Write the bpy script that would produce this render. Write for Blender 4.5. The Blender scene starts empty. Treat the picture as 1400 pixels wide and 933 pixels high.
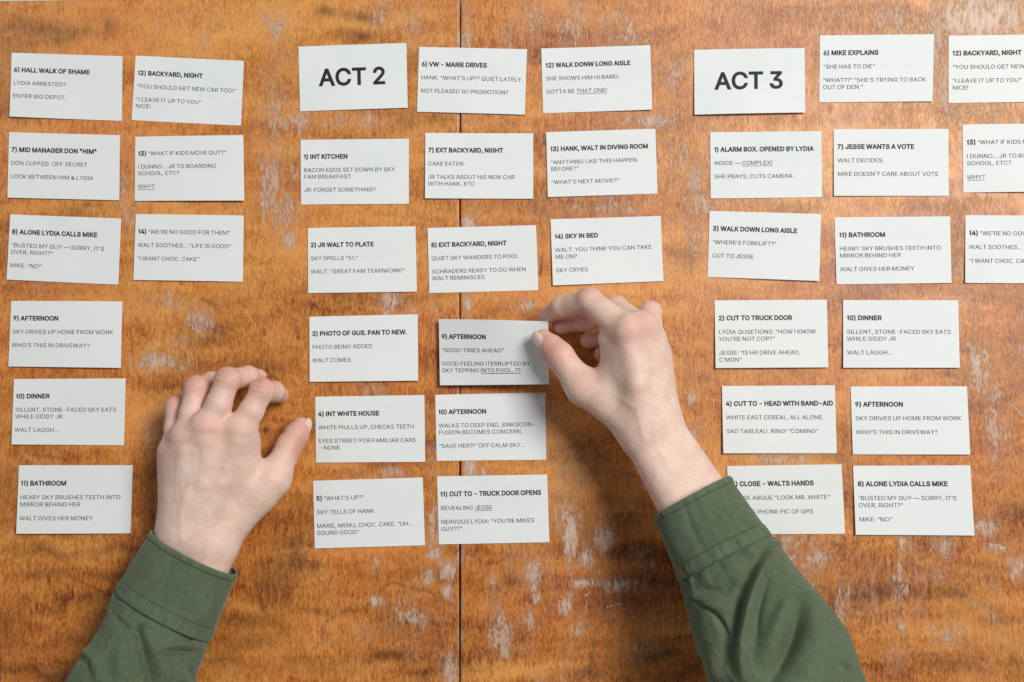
import bpy, math, random
import numpy as np
from mathutils import Vector

# ---------------------------------------------------------------- camera, world, lamps, exposure
scene = bpy.context.scene
COL = scene.collection
MM = 0.001
D = 1.0                       # camera to table, metres
SC = 0.0006                   # metres per photo pixel on the table
FPX = D / SC
TILT = math.radians(3.0)
CAM = np.array([0.0, -D * math.sin(TILT), D * math.cos(TILT)])
FWD = np.array([0.0, math.sin(TILT), -math.cos(TILT)])
UPV = np.array([0.0, math.cos(TILT), math.sin(TILT)])
RGT = np.array([1.0, 0.0, 0.0])

cam_data = bpy.data.cameras.new('camera')
cam_data.sensor_width = 36.0
cam_data.lens = FPX / 1400.0 * 36.0
cam_data.clip_start = 0.01
cam_data.clip_end = 50.0
cam_data.dof.use_dof = True
cam_data.dof.focus_distance = 0.975
cam_data.dof.aperture_fstop = 9.0
camera = bpy.data.objects.new('camera', cam_data)
COL.objects.link(camera)
camera.location = CAM
camera.rotation_euler = (TILT, 0, 0)
scene.camera = camera

world = bpy.data.worlds.new('World')
scene.world = world
world.use_nodes = True
wbg = world.node_tree.nodes['Background']
wbg.inputs[0].default_value = (0.93, 0.96, 1.0, 1)
wbg.inputs[1].default_value = 0.135

def area_lamp(name, loc, aim, size, watts, col):
    d = bpy.data.lights.new(name, 'AREA')
    d.shape = 'RECTANGLE'
    d.size, d.size_y = size
    d.energy = watts
    d.color = col
    o = bpy.data.objects.new(name, d)
    o.location = loc
    o.rotation_euler = (Vector(aim) - Vector(loc)).to_track_quat('-Z', 'Y').to_euler()
    COL.objects.link(o)
area_lamp('window_lamp', (1.38, 0.88, 2.50), (0.0, 0.0, 0), (1.05, 1.05), 84, (1.0, 0.985, 0.96))
area_lamp('fill_lamp', (-1.6, 0.9, 1.9), (0, 0, 0), (1.1, 1.1), 7, (0.93, 0.97, 1.0))

scene.view_settings.view_transform = 'Standard'
scene.view_settings.look = 'None'
scene.view_settings.exposure = 0.0
scene.view_settings.gamma = 1.0
scene.cycles.use_denoising = False      # keep the print and the grain crisp

# ---------------------------------------------------------------- helpers
def P(px, py, z_mm=0.0):
    """table-space point whose height is z (mm) and which the photo shows at (px, py)"""
    d = FWD + RGT * ((px - 700) / FPX) + UPV * ((466.5 - py) / FPX)
    t = (z_mm * MM - CAM[2]) / d[2]
    return CAM + d * t

def to_px(V):
    q = V - CAM
    dep = q @ FWD
    return 700 + FPX * (q @ RGT) / dep, 466.5 - FPX * (q @ UPV) / dep

def mesh_obj(name, verts, faces, mat, parent=None, smooth=True):
    me = bpy.data.meshes.new(name)
    verts = np.asarray(verts, dtype=np.float32)
    if isinstance(faces, np.ndarray):
        n, k = faces.shape
        me.vertices.add(len(verts)); me.vertices.foreach_set('co', verts.ravel())
        me.loops.add(n * k); me.loops.foreach_set('vertex_index', faces.ravel().astype(np.int32))
        me.polygons.add(n); me.polygons.foreach_set('loop_start', np.arange(0, n * k, k, dtype=np.int32))
        me.update(calc_edges=True); me.validate()
    else:
        me.from_pydata([tuple(map(float, v)) for v in verts], [], faces)
    me.polygons.foreach_set('use_smooth', np.full(len(me.polygons), smooth))
    me.materials.append(mat)
    o = bpy.data.objects.new(name, me)
    COL.objects.link(o)
    if parent is not None:
        o.parent = parent
    return o

def attr(o, name, arr):
    a = o.data.attributes.new(name, 'FLOAT', 'POINT')
    a.data.foreach_set('value', np.asarray(arr, dtype=np.float32))

def tag(o, label=None, cat=None, group=None, kind=None):
    if label: o['label'] = label
    if cat: o['category'] = cat
    if group: o['group'] = group
    if kind: o['kind'] = kind
    return o

class NT:
    """small wrapper to wire shader nodes"""
    def __init__(s, name):
        s.m = bpy.data.materials.new(name); s.m.use_nodes = True
        s.t = s.m.node_tree; s.b = s.t.nodes['Principled BSDF']
        s.co = s.t.nodes.new('ShaderNodeTexCoord').outputs['Object']
    def put(s, sock, v):
        if isinstance(v, bpy.types.NodeSocket): s.t.links.new(v, sock)
        elif isinstance(v, tuple) and len(v) == 3 and sock.type == 'RGBA': sock.default_value = (*v, 1)
        else: sock.default_value = v
    def math(s, op, a, b=0.0, c=0.0, clamp=False):
        n = s.t.nodes.new('ShaderNodeMath'); n.operation = op; n.use_clamp = clamp
        s.put(n.inputs[0], a); s.put(n.inputs[1], b); s.put(n.inputs[2], c)
        return n.outputs[0]
    def mapping(s, scale, rot=(0, 0, 0), loc=(0, 0, 0), src=None):
        n = s.t.nodes.new('ShaderNodeMapping')
        s.put(n.inputs['Vector'], src or s.co)
        n.inputs['Scale'].default_value = scale; n.inputs['Rotation'].default_value = rot; n.inputs['Location'].default_value = loc
        return n.outputs[0]
    def noise(s, vec, scale=1.0, detail=4.0, rough=0.55, dist=0.0, color=False):
        n = s.t.nodes.new('ShaderNodeTexNoise')
        s.put(n.inputs['Vector'], vec)
        n.inputs['Scale'].default_value = scale; n.inputs['Detail'].default_value = detail
        n.inputs['Roughness'].default_value = rough; n.inputs['Distortion'].default_value = dist
        return n.outputs['Color'] if color else n.outputs['Fac']
    def warp(s, vec, amount, scale, detail=2.0):
        c = s.noise(vec, scale, detail, 0.5, 0, True)
        a = s.t.nodes.new('ShaderNodeVectorMath'); a.operation = 'SUBTRACT'
        s.put(a.inputs[0], c); a.inputs[1].default_value = (0.5, 0.5, 0.5)
        b = s.t.nodes.new('ShaderNodeVectorMath'); b.operation = 'SCALE'
        s.put(b.inputs[0], a.outputs[0]); b.inputs['Scale'].default_value = amount
        d = s.t.nodes.new('ShaderNodeVectorMath'); d.operation = 'ADD'
        s.put(d.inputs[0], vec); s.put(d.inputs[1], b.outputs[0])
        return d.outputs[0]
    def step(s, v, lo, hi, a=0.0, b=1.0):
        n = s.t.nodes.new('ShaderNodeMapRange'); n.interpolation_type = 'SMOOTHSTEP'
        s.put(n.inputs[0], v)
        for i, q in enumerate((lo, hi, a, b)): s.put(n.inputs[1 + i], q)
        return n.outputs[0]
    def mix(s, f, a, b, mode='MIX'):
        n = s.t.nodes.new('ShaderNodeMix'); n.data_type = 'RGBA'; n.blend_type = mode
        s.put(n.inputs['Factor'], f); s.put(n.inputs[6], a); s.put(n.inputs[7], b)
        return n.outputs[2]
    def attr(s, name):
        n = s.t.nodes.new('ShaderNodeAttribute'); n.attribute_name = name
        return n.outputs['Fac']
    def bump(s, h, strength, dist, prev=None):
        n = s.t.nodes.new('ShaderNodeBump')
        s.put(n.inputs['Height'], h); n.inputs['Strength'].default_value = strength; n.inputs['Distance'].default_value = dist
        if prev is not None: s.put(n.inputs['Normal'], prev)
        return n.outputs[0]
    def set(s, **k):
        for q, v in k.items(): s.put(s.b.inputs[q.replace('_', ' ')], v)

# ---------------------------------------------------------------- materials
def mat_wood():
    n = NT('worn varnished veneer')
    # the figure lies across the boards in bands whose edges are feathered by the vertical grain
    w0 = n.warp(n.co, 0.028, 9.0, 3.0)
    serr = n.noise(n.mapping((330, 26, 1), src=n.warp(n.co, 0.006, 30.0)), 1.0, 3, 0.65)
    cmb = n.t.nodes.new('ShaderNodeCombineXYZ')
    n.put(cmb.inputs[1], n.math('MULTIPLY', n.math('SUBTRACT', serr, 0.5), 0.019))
    va = n.t.nodes.new('ShaderNodeVectorMath'); va.operation = 'ADD'
    n.put(va.inputs[0], w0); n.put(va.inputs[1], cmb.outputs[0])
    w = va.outputs[0]
    fig = n.noise(n.mapping((5.0, 24, 1), src=w), 1.0, 4, 0.55, 0.6)
    fig2 = n.noise(n.mapping((11, 62, 1), loc=(3, 5, 0), src=w), 1.0, 4, 0.6, 0.9)
    big = n.noise(n.mapping((2.8, 3.2, 1), loc=(7, 1, 0)), 1.0, 2, 0.5)
    gw = n.warp(n.warp(n.co, 0.010, 24.0), 0.0025, 120.0)
    grain = n.noise(n.mapping((430, 75, 1), src=gw), 1.0, 4, 0.72)                 # short pores running down the board
    fibre = n.noise(n.mapping((800, 260, 1), src=gw), 1.0, 2, 0.7)
    lump = n.noise(n.mapping((150, 60, 1), loc=(1, 2, 0), src=gw), 1.0, 3, 0.6)
    gamp = n.step(n.noise(n.mapping((9, 9, 1), loc=(5, 5, 0)), 1.0, 2), 0.35, 0.65, 0.55, 1.15)
    v = n.math('ADD', n.math('MULTIPLY', fig, 0.60), n.math('MULTIPLY', fig2, 0.40))
    v = n.math('ADD', n.math('MULTIPLY', n.math('SUBTRACT', v, 0.5), 1.12), 0.560)
    v = n.math('ADD', v, n.math('MULTIPLY', n.math('SUBTRACT', big, 0.5), 0.42))
    v = n.math('ADD', v, n.math('MULTIPLY', n.math('MULTIPLY', n.math('SUBTRACT', grain, 0.5), 0.52), gamp))
    v = n.math('ADD', v, n.math('MULTIPLY', n.math('SUBTRACT', fibre, 0.5), 0.56))
    v = n.math('ADD', v, n.math('MULTIPLY', n.math('SUBTRACT', lump, 0.5), 0.18))
    r = n.t.nodes.new('ShaderNodeValToRGB')
    n.put(r.inputs[0], v)
    e = r.color_ramp.elements
    e[0].position = 0.18; e[0].color = (0.060, 0.016, 0.003, 1)
    e[1].position = 0.86; e[1].color = (0.80, 0.375, 0.090, 1)
    for p_, c_ in ((0.34, (0.205, 0.056, 0.010, 1)), (0.47, (0.42, 0.136, 0.022, 1)), (0.58, (0.575, 0.215, 0.040, 1)), (0.70, (0.71, 0.310, 0.074, 1))):
        q = e.new(p_); q.color = c_
    c = r.outputs[0]
    # redder and browner stain drifting over the boards
    red = n.step(n.noise(n.mapping((5, 5, 1), loc=(11, 3, 0)), 1.0, 5, 0.65), 0.42, 0.68)
    c = n.mix(n.math('MULTIPLY', red, 0.7), c, (0.95, 0.72, 0.68), 'MULTIPLY')
    dirt = n.step(n.noise(n.mapping((13, 9, 1), loc=(1, 13, 0), src=w), 1.0, 6, 0.7), 0.52, 0.75)
    c = n.mix(n.math('MULTIPLY', dirt, 0.28), c, (0.62, 0.50, 0.44), 'MULTIPLY')
    # dark figure, veins and cracks, bug holes
    c = n.mix(n.math('MULTIPLY', n.attr('dark'), n.step(n.math('ADD', n.math('MULTIPLY', fig2, 0.4), n.math('MULTIPLY', grain, 0.6)), 0.28, 0.70, 1.0, 0.55)), c, (0.055, 0.020, 0.006))
    # worn-off varnish: bare, chalky wood in ragged patches that follow the grain
    ww = n.warp(n.warp(n.co, 0.010, 30.0, 3.0), 0.003, 160.0, 2.0)
    n1 = n.noise(n.mapping((44, 20, 1), src=ww), 1.0, 6, 0.70, 0.3)
    n2 = n.noise(n.mapping((260, 62, 1), loc=(2, 9, 0), src=ww), 1.0, 5, 0.75)
    n3 = n.noise(n.mapping((640, 200, 1), loc=(6, 2, 0), src=ww), 1.0, 3, 0.7)
    wn = n.math('ADD', n.math('ADD', n.math('MULTIPLY', n1, 0.36), n.math('MULTIPLY', n2, 0.38)), n.math('MULTIPLY', n3, 0.26))
    lvl = n.math('ADD', wn, n.math('MULTIPLY', n.attr('wear_haze'), 0.215))  # also carries the glossy haze painted at the top right
    m1 = n.step(lvl, 0.632, 0.660)
    m2 = n.step(lvl, 0.53, 0.67)
    c = n.mix(n.math('MULTIPLY', m2, 0.38), c, (0.46, 0.255, 0.145))
    pale = n.mix(n.step(n3, 0.40, 0.62), (0.36, 0.215, 0.150), (0.61, 0.43, 0.32))
    pale = n.mix(n.math('MULTIPLY', n.step(n.attr('wear_haze'), 0.55, 1.15), n.step(n2, 0.38, 0.60)), pale, (0.80, 0.66, 0.56))
    c = n.mix(n.math('MULTIPLY', m1, 0.72), c, pale)
    fl = n.step(n.noise(n.mapping((210, 75, 1), loc=(8, 3, 0), src=ww), 1.0, 4, 0.75), 0.635, 0.685)
    fz = n.step(n1, 0.44, 0.62)
    c = n.mix(n.math('MULTIPLY', n.math('MULTIPLY', fl, fz), 0.55), c, (0.55, 0.37, 0.27))
    pits = n.step(n.noise(n.mapping((150, 70, 1), loc=(8, 8, 0)), 1.0, 4, 0.7), 0.715, 0.75)
    c = n.mix(n.math('MULTIPLY', pits, 0.6), c, (0.07, 0.03, 0.012))
    rough = n.math('ADD', n.math('ADD', 0.32, n.math('MULTIPLY', m2, 0.24)), n.math('MULTIPLY', fig2, 0.10))
    h = n.math('ADD', n.math('MULTIPLY', grain, 0.6), n.math('MULTIPLY', fibre, 0.4))
    h = n.math('SUBTRACT', h, n.math('MULTIPLY', m1, 0.7))
    b = n.bump(h, 0.45, 0.0007)
    b = n.bump(n.noise(n.mapping((14, 22, 1)), 1.0, 3), 0.25, 0.004, b)
    n.set(Base_Color=c, Roughness=rough, Normal=b, Specular_IOR_Level=0.46)
    return n.m

def mat_plain(name, col, rough, noise_amt=0.06, scale=300.0, bump=0.1, dist=0.0003):
    n = NT(name)
    f = n.noise(n.mapping((scale, scale, scale)), 1.0, 4)
    c = n.mix(n.step(f, 0.3, 0.7), tuple(x * (1 - noise_amt) for x in col), tuple(min(1, x * (1 + noise_amt)) for x in col))
    n.set(Base_Color=c, Roughness=rough, Normal=n.bump(f, bump, dist))
    return n.m

def mat_paper():
    n = NT('white card stock')
    f = n.noise(n.mapping((900, 900, 900)), 1.0, 3)
    g = n.noise(n.mapping((22, 22, 22)), 1.0, 3)
    oi = n.t.nodes.new('ShaderNodeObjectInfo')
    c = n.mix(n.step(g, 0.35, 0.7), (0.745, 0.785, 0.775), (0.79, 0.815, 0.805))
    c = n.mix(n.math('MULTIPLY', oi.outputs['Random'], 0.6), c, (0.80, 0.81, 0.785))
    n.set(Base_Color=c, Roughness=0.62, Normal=n.bump(g, 0.15, 0.002, n.bump(f, 0.12, 0.0002)), Specular_IOR_Level=0.3)
    return n.m

def mat_skin():
    n = NT('fair skin')
    mott = n.noise(n.mapping((85, 85, 85)), 1.0, 4, 0.6)
    c = n.mix(n.step(mott, 0.3, 0.72), (0.775, 0.525, 0.425), (0.865, 0.65, 0.545))
    pink = n.step(n.noise(n.mapping((34, 34, 34)), 1.0, 3, 0.6), 0.42, 0.66)
    c = n.mix(n.math('MULTIPLY', pink, 0.34), c, (0.80, 0.52, 0.44))
    yel = n.step(n.noise(n.mapping((40, 40, 40), loc=(3, 3, 3)), 1.0, 3, 0.6), 0.48, 0.70)
    c = n.mix(n.math('MULTIPLY', yel, 0.30), c, (0.84, 0.66, 0.49))
    c = n.mix(n.math('MULTIPLY', n.attr('red'), 0.85), c, (0.70, 0.335, 0.26))
    c = n.mix(n.math('MULTIPLY', n.attr('vein'), 0.5), c, (0.58, 0.47, 0.44))
    c = n.mix(n.math('MULTIPLY', n.attr('crease_shade'), 0.55), c, (0.50, 0.255, 0.185))  # joint-crease shade painted into the skin, with a little red-brown pigment
    frk = n.step(n.noise(n.mapping((260, 260, 260)), 1.0, 2), 0.74, 0.80)
    c = n.mix(n.math('MULTIPLY', frk, 0.25), c, (0.42, 0.20, 0.13))
    vo = n.t.nodes.new('ShaderNodeTexVoronoi'); vo.feature = 'DISTANCE_TO_EDGE'
    n.put(vo.inputs['Vector'], n.warp(n.mapping((620, 620, 620)), 0.5, 1.2)); vo.inputs['Scale'].default_value = 1.0
    pores = n.step(vo.outputs[0], 0.0, 0.25)
    b = n.bump(pores, 0.28, 0.0005)
    b = n.bump(n.noise(n.mapping((180, 180, 180)), 1.0, 4), 0.22, 0.0010, b)
    n.set(Base_Color=c, Roughness=n.math('ADD', 0.40, n.math('MULTIPLY', mott, 0.16)), Normal=b, Specular_IOR_Level=0.42)
    n.b.subsurface_method = 'RANDOM_WALK'
    n.set(Subsurface_Weight=0.22, Subsurface_Scale=0.004)
    n.b.inputs['Subsurface Radius'].default_value = (1.0, 0.36, 0.2)
    return n.m

def mat_nail():
    n = NT('fingernail')
    f = n.noise(n.mapping((500, 120, 500)), 1.0, 2)
    t = n.attr('tipward')
    c = n.mix(n.step(f, 0.3, 0.7), (0.80, 0.56, 0.49), (0.85, 0.62, 0.55))
    c = n.mix(n.step(t, 0.86, 0.94), c, (0.78, 0.69, 0.60))
    c = n.mix(n.step(t, 0.22, 0.08), c, (0.74, 0.55, 0.48))
    n.set(Base_Color=c, Roughness=0.26, Specular_IOR_Level=0.5, Normal=n.bump(f, 0.05, 0.0003))
    return n.m

def mat_cloth(name='green cotton twill', k=1.0):
    n = NT(name)
    uv = n.t.nodes.new('ShaderNodeAttribute'); uv.attribute_name = 'weave'
    wv = uv.outputs['Vector']
    a = n.noise(n.mapping((2600, 260, 1), src=wv), 1.0, 2)
    b_ = n.noise(n.mapping((260, 2600, 1), src=wv), 1.0, 2)
    slub = n.noise(n.mapping((420, 60, 1), src=wv), 1.0, 3)
    fade = n.noise(n.mapping((26, 26, 26)), 1.0, 4)
    v = n.math('ADD', n.math('ADD', n.math('MULTIPLY', a, 0.35), n.math('MULTIPLY', b_, 0.35)), n.math('MULTIPLY', slub, 0.30))
    c = n.mix(n.step(v, 0.32, 0.68), (0.060 * k, 0.081 * k, 0.042 * k), (0.126 * k, 0.160 * k, 0.094 * k))
    c = n.mix(n.math('MULTIPLY', n.step(fade, 0.35, 0.7), 0.35), c, (0.140 * k, 0.180 * k, 0.118 * k))
    c = n.mix(n.math('MULTIPLY', n.attr('stitch'), 0.92), c, (0.035, 0.045, 0.028))
    c = n.mix(n.math('MULTIPLY', n.attr('rub'), 0.35), c, (0.20, 0.25, 0.175))
    bb = n.bump(v, 0.35, 0.0005)
    bb = n.bump(n.noise(n.mapping((150, 90, 150)), 1.0, 4), 0.30, 0.0016, bb)
    n.set(Base_Color=c, Roughness=0.85, Normal=bb, Specular_IOR_Level=0.2, Sheen_Weight=0.25, Sheen_Roughness=0.5)
    n.b.inputs['Sheen Tint'].default_value = (0.75, 0.85, 0.7, 1)
    return n.m

M_WOOD = mat_wood()
M_PAPER = mat_paper()
M_INK = mat_plain('black print', (0.008, 0.009, 0.010), 0.7)
M_INK_SOFT = mat_plain('thin grey-black print', (0.028, 0.031, 0.034), 0.7)
M_SKIN = mat_skin()
M_NAIL = mat_nail()
M_CLOTH = mat_cloth()
M_FLOOR = mat_plain('pale floor', (0.80, 0.80, 0.79), 0.6)
M_CORE = mat_plain('dark bare timber', (0.055, 0.028, 0.014), 0.8)
# print outlines: capital letters, digits and punctuation as plain polygons
GLYPHS = {
    'A': (480, '16,0 205,509 273,509 463,0 395,0 342,145 137,145 85,0|158,200 320,200 239,430'),
    'B': (456, '60,0 60,509 241,509 290,504 329,491 359,470 381,442 394,410 398,374 387,320 356,286 315,265 363,245 402,203 414,173 418,136 414,100 400,67 377,39 344,18 301,4 247,0|125,57 245,57 296,63 330,80 349,106 355,137 342,184 306,218 248,231 125,231|125,285 238,285 288,296 323,326 336,372 330,404 313,429 283,446 240,452 125,452'),
    'C': (510, '267,-7 205,1 150,25 104,63 70,115 48,179 40,254 48,329 70,393 104,445 150,484 205,508 267,516 340,504 402,471 448,418 473,348 408,348 389,395 357,428 315,449 267,456 223,450 184,432 150,404 125,364 109,314 103,254 109,195 125,145 151,105 184,76 223,59 267,53 315,60 357,81 389,114 408,160 473,160 448,91 402,38 341,5'),
    'D': (502, '60,0 60,509 225,509 294,501 353,478 399,441 433,391 455,329 462,255 455,181 433,119 398,68 351,31 291,8 219,0|125,57 215,57 272,63 318,81 354,110 379,149 394,198 399,255 394,312 379,361 354,399 320,428 275,446 221,452 125,452'),
    'E': (419, '60,0 60,509 372,509 372,452 125,452 125,286 355,286 355,229 125,229 125,57 375,57 375,0'),
    'F': (410, '60,0 60,509 369,509 369,452 125,452 125,278 346,278 346,221 125,221 125,0'),
    'G': (520, '269,-7 205,1 149,25 103,64 69,116 47,180 40,254 47,329 69,393 103,445 149,484 203,508 265,516 340,504 403,469 449,416 474,349 408,349 387,393 356,427 315,448 265,456 222,450 183,432 150,404 125,364 109,314 103,254 109,195 125,145 151,105 184,76 224,59 269,53 309,58 345,71 374,93 396,123 410,160 416,199 283,199 283,256 478,256 478,200 471,141 451,91 419,50 377,19 326,0'),
    'H': (517, '60,0 60,509 125,509 125,289 392,289 392,509 457,509 457,0 392,0 392,232 125,232 125,0'),
    'I': (185, '60,0 60,509 125,509 125,0'),
    'J': (396, '185,-7 124,3 75,33 44,81 33,145 33,173 98,173 98,145 104,104 122,74 149,56 185,50 220,56 248,74 266,104 272,145 272,509 336,509 336,145 326,81 294,33 246,3'),
    'K': (467, '60,0 60,509 125,509 125,268 364,509 448,509 235,295 449,0 372,0 190,250 125,185 125,0'),
    'L': (393, '60,0 60,509 125,509 125,57 361,57 361,0'),
    'M': (628, '60,0 60,509 152,509 314,80 476,509 568,509 568,0 504,0 504,420 342,0 286,0 124,420 124,0'),
    'N': (523, '60,0 60,509 130,509 398,100 398,509 463,509 463,0 393,0 125,409 125,0'),
    'O': (533, '267,-7 205,1 150,25 105,63 70,115 48,179 40,254 48,329 70,393 105,445 150,484 205,508 267,516 329,508 384,484 429,445 464,393 486,329 493,254 486,179 464,115 429,63 384,25 329,1|267,53 310,59 349,76 383,104 408,144 425,194 430,254 425,315 408,365 383,404 349,433 310,450 267,456 223,450 184,433 151,404 125,364 109,314 103,254 109,194 125,144 151,105 184,76 223,59'),
    'P': (445, '60,0 60,509 235,509 289,504 332,487 366,462 390,430 404,391 409,348 404,304 390,265 366,233 332,207 289,191 235,186 125,186 125,0|125,242 233,242 297,256 333,294 344,348 333,402 297,439 232,452 125,452'),
    'Q': (533, '245,159 313,159 369,85 468,-48 401,-48 346,27 331,46|267,-7 205,1 150,25 105,63 70,115 48,179 40,254 48,329 70,393 105,445 150,484 205,508 267,516 329,508 384,484 429,445 464,393 486,329 493,254 486,179 464,115 429,63 384,25 329,1|267,53 310,59 349,76 383,104 408,144 425,194 430,254 425,315 408,365 383,404 349,433 310,450 267,456 223,450 184,433 151,404 125,364 109,314 103,254 109,194 125,144 151,105 184,76 223,59'),
    'R': (449, '60,0 60,509 236,509 289,504 333,489 367,465 390,433 404,395 409,352 404,309 390,271 367,240 333,217 300,207 428,0 353,0 232,198 125,198 125,0|125,255 234,255 298,267 334,300 345,352 334,405 298,440 233,452 125,452'),
    'S': (447, '224,-9 172,-4 128,9 91,31 64,60 46,96 38,137 104,137 123,88 166,59 224,49 286,60 329,92 342,114 346,139 332,179 296,205 245,222 184,239 128,261 86,289 60,326 52,372 58,413 75,448 102,476 138,498 180,512 227,516 274,512 316,498 351,476 377,449 394,415 401,378 337,378 327,412 302,437 267,453 225,459 167,448 129,418 115,376 119,352 131,334 169,308 212,293 264,279 312,264 359,238 395,198 408,139 403,99 386,64 360,34 323,11 278,-4'),
    'T': (449, '32,452 32,509 417,509 417,452 257,452 257,0 193,0 193,452'),
    'U': (517, '259,-8 203,-2 154,15 114,43 85,80 66,124 60,173 60,509 124,509 124,178 128,144 141,113 161,88 187,68 220,56 259,52 298,56 331,68 357,88 377,113 393,178 393,509 457,509 457,173 451,124 433,80 403,43 363,15 315,-2'),
    'V': (480, '204,0 16,509 84,509 240,70 395,509 463,509 278,0'),
    'W': (686, '155,0 16,509 82,509 193,75 306,509 380,509 493,75 603,509 670,509 530,0 455,0 343,420 230,0'),
    'X': (474, '18,0 200,262 29,509 104,509 238,310 374,509 446,509 275,262 456,0 382,0 238,213 91,0'),
    'Y': (472, '203,0 203,208 16,509 91,509 236,265 381,509 455,509 268,208 268,0'),
    'Z': (438, '42,0 42,46 330,452 40,452 40,509 397,509 397,462 110,57 399,57 399,0'),
    '0': (453, '227,-7 174,1 130,24 95,62 69,113 53,178 48,254 53,330 69,395 95,447 130,484 174,508 227,516 279,508 323,484 358,447 384,395 400,330 405,254 400,178 384,113 358,62 323,24 279,1|227,50 262,56 290,74 313,103 330,144 344,254 330,365 313,405 290,435 262,454 227,460 192,454 163,435 140,405 123,365 109,254 123,144 140,103 163,74 192,56'),
    '1': (300, '60,362 60,408 118,418 150,448 165,509 216,509 216,0 150,0 150,362'),
    '2': (453, '64,0 64,47 234,229 282,282 311,327 320,371 308,419 273,449 224,460 172,447 139,413 127,362 66,362 71,405 86,442 111,473 143,496 181,511 225,516 268,511 306,497 337,474 361,445 376,411 381,372 371,318 336,259 267,180 153,57 389,57 389,0'),
    '3': (453, '218,-7 173,-3 133,10 98,30 70,57 52,92 44,132 109,132 126,87 165,59 219,50 275,61 315,93 329,145 316,196 275,234 201,248 157,248 157,299 288,452 70,452 70,509 372,509 372,461 211,284 264,288 308,276 344,253 371,222 388,185 393,145 387,103 370,66 344,35 309,12 266,-2'),
    '4': (453, '40,105 40,158 247,509 311,509 109,163 413,163 413,105|282,0 282,121 282,146 282,318 343,318 343,0'),
    '5': (453, '221,-7 178,-2 140,11 108,32 83,60 67,93 60,130 122,130 138,89 173,60 221,50 276,64 314,104 328,162 314,221 275,262 218,277 167,268 128,246 67,253 96,509 366,509 366,452 151,452 134,301 178,325 229,334 294,321 345,285 379,231 391,163 386,116 369,76 343,41 309,15 268,-1'),
    '6': (453, '226,-7 182,-2 142,15 109,40 84,74 69,115 64,162 80,239 137,340 252,509 322,509 175,295 196,307 235,314 278,309 316,295 347,271 370,240 384,202 389,157 384,112 368,73 343,39 310,14 271,-2|226,48 279,63 314,101 327,157 314,213 279,251 226,265 174,252 138,214 125,158 138,102 174,63'),
    '7': (453, '97,0 323,452 62,452 62,509 391,509 391,449 165,0'),
    '8': (453, '226,-7 178,-2 136,11 100,33 74,62 57,96 52,135 65,195 101,241 153,265 119,282 93,308 76,342 70,380 75,417 90,450 114,477 146,498 183,512 226,516 269,512 306,498 337,477 361,450 377,417 382,380 376,342 359,308 333,282 300,267 351,241 387,195 401,135 395,96 378,62 352,33 317,11 274,-2|226,49 285,60 323,91 337,139 322,189 283,223 226,235 169,223 130,189 115,139 129,91 167,60|226,290 274,300 307,330 319,376 308,420 275,449 226,460 177,449 145,420 133,376 145,330 178,300'),
    '9': (453, '226,516 271,510 310,494 343,468 368,434 384,394 389,347 373,270 315,168 200,0 130,0 277,213 257,202 218,195 174,200 137,214 106,237 83,269 69,307 64,352 69,397 85,436 110,469 143,494 182,510|226,460 174,446 138,407 125,352 138,295 174,257 226,243 279,257 314,295 327,350 314,407 279,446'),
    '.': (188, '95,-4 63,9 50,41 63,73 95,87 128,73 141,41 128,9'),
    ',': (188, '38,-119 68,71 137,71 84,-119'),
    ':': (188, '95,-4 63,9 50,41 63,73 95,87 128,73 141,41 128,9|95,271 63,284 50,316 63,349 95,362 128,349 141,316 128,284'),
    ';': (188, '38,-119 68,71 137,71 84,-119|103,271 71,284 58,316 71,349 103,362 136,349 149,316 136,284'),
    '!': (196, '67,160 63,509 132,509 128,160|98,-4 66,9 52,41 66,73 98,86 130,73 143,41 130,9'),
    '?': (358, '132,156 141,230 168,269 209,298 247,334 262,384 250,425 220,452 178,462 137,453 106,425 92,378 27,378 33,418 49,452 73,480 103,499 138,512 178,516 219,512 255,498 284,478 306,451 320,419 324,382 320,344 306,311 254,261 219,235 200,205 194,158 194,152|164,-4 131,9 118,41 131,73 164,86 196,73 209,41 196,9'),
    '(': (273, '89,207 101,324 132,441 177,539 236,539 191,428 161,313 151,207 160,115 188,16 236,-96 177,-96 139,-22 111,55 95,131'),
    ')': (273, '37,-96 86,18 113,116 122,207 112,313 82,428 37,539 97,539 142,441 173,323 184,207 178,130 161,53 134,-23 97,-96'),
    '-': (453, '337,244 337,188 114,188 114,244'),
    '—': (699, '699,244 699,188 0,188 0,244'),
    '&': (448, '197,-7 150,-2 110,12 78,34 54,62 39,96 34,133 47,189 85,235 140,279 216,335 237,352 255,375 262,405 258,427 245,445 226,457 201,461 168,453 145,431 137,399 145,363 169,327 204,284 438,0 364,0 171,231 121,293 87,344 75,398 91,458 134,499 200,513 266,499 308,459 320,433 324,404 315,362 291,325 256,293 154,217 110,174 97,131 109,87 143,57 193,46 251,59 301,95 336,151 349,224 408,224 397,144 371,92 345,62 333,47 271,7'),
    '/': (249, '235,533 71,-76 14,-76 178,533'),
    '"': (321, '78,318 70,509 136,509 128,318|193,318 185,509 250,509 243,318'),
    "'": (206, '78,318 70,509 136,509 128,318'),
    '“': (300, '52,318 104,509 151,509 121,318|175,318 228,509 274,509 244,318'),
    '”': (300, '52,318 82,509 151,509 98,318|175,318 205,509 274,509 222,318'),
    '’': (177, '52,318 82,509 151,509 98,318'),
    '*': (453, '201,223 206,331 114,272 89,315 186,365 89,415 114,459 206,400 201,509 250,509 246,400 337,459 362,415 266,365 362,315 337,272 246,331 250,223'),
}
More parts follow.
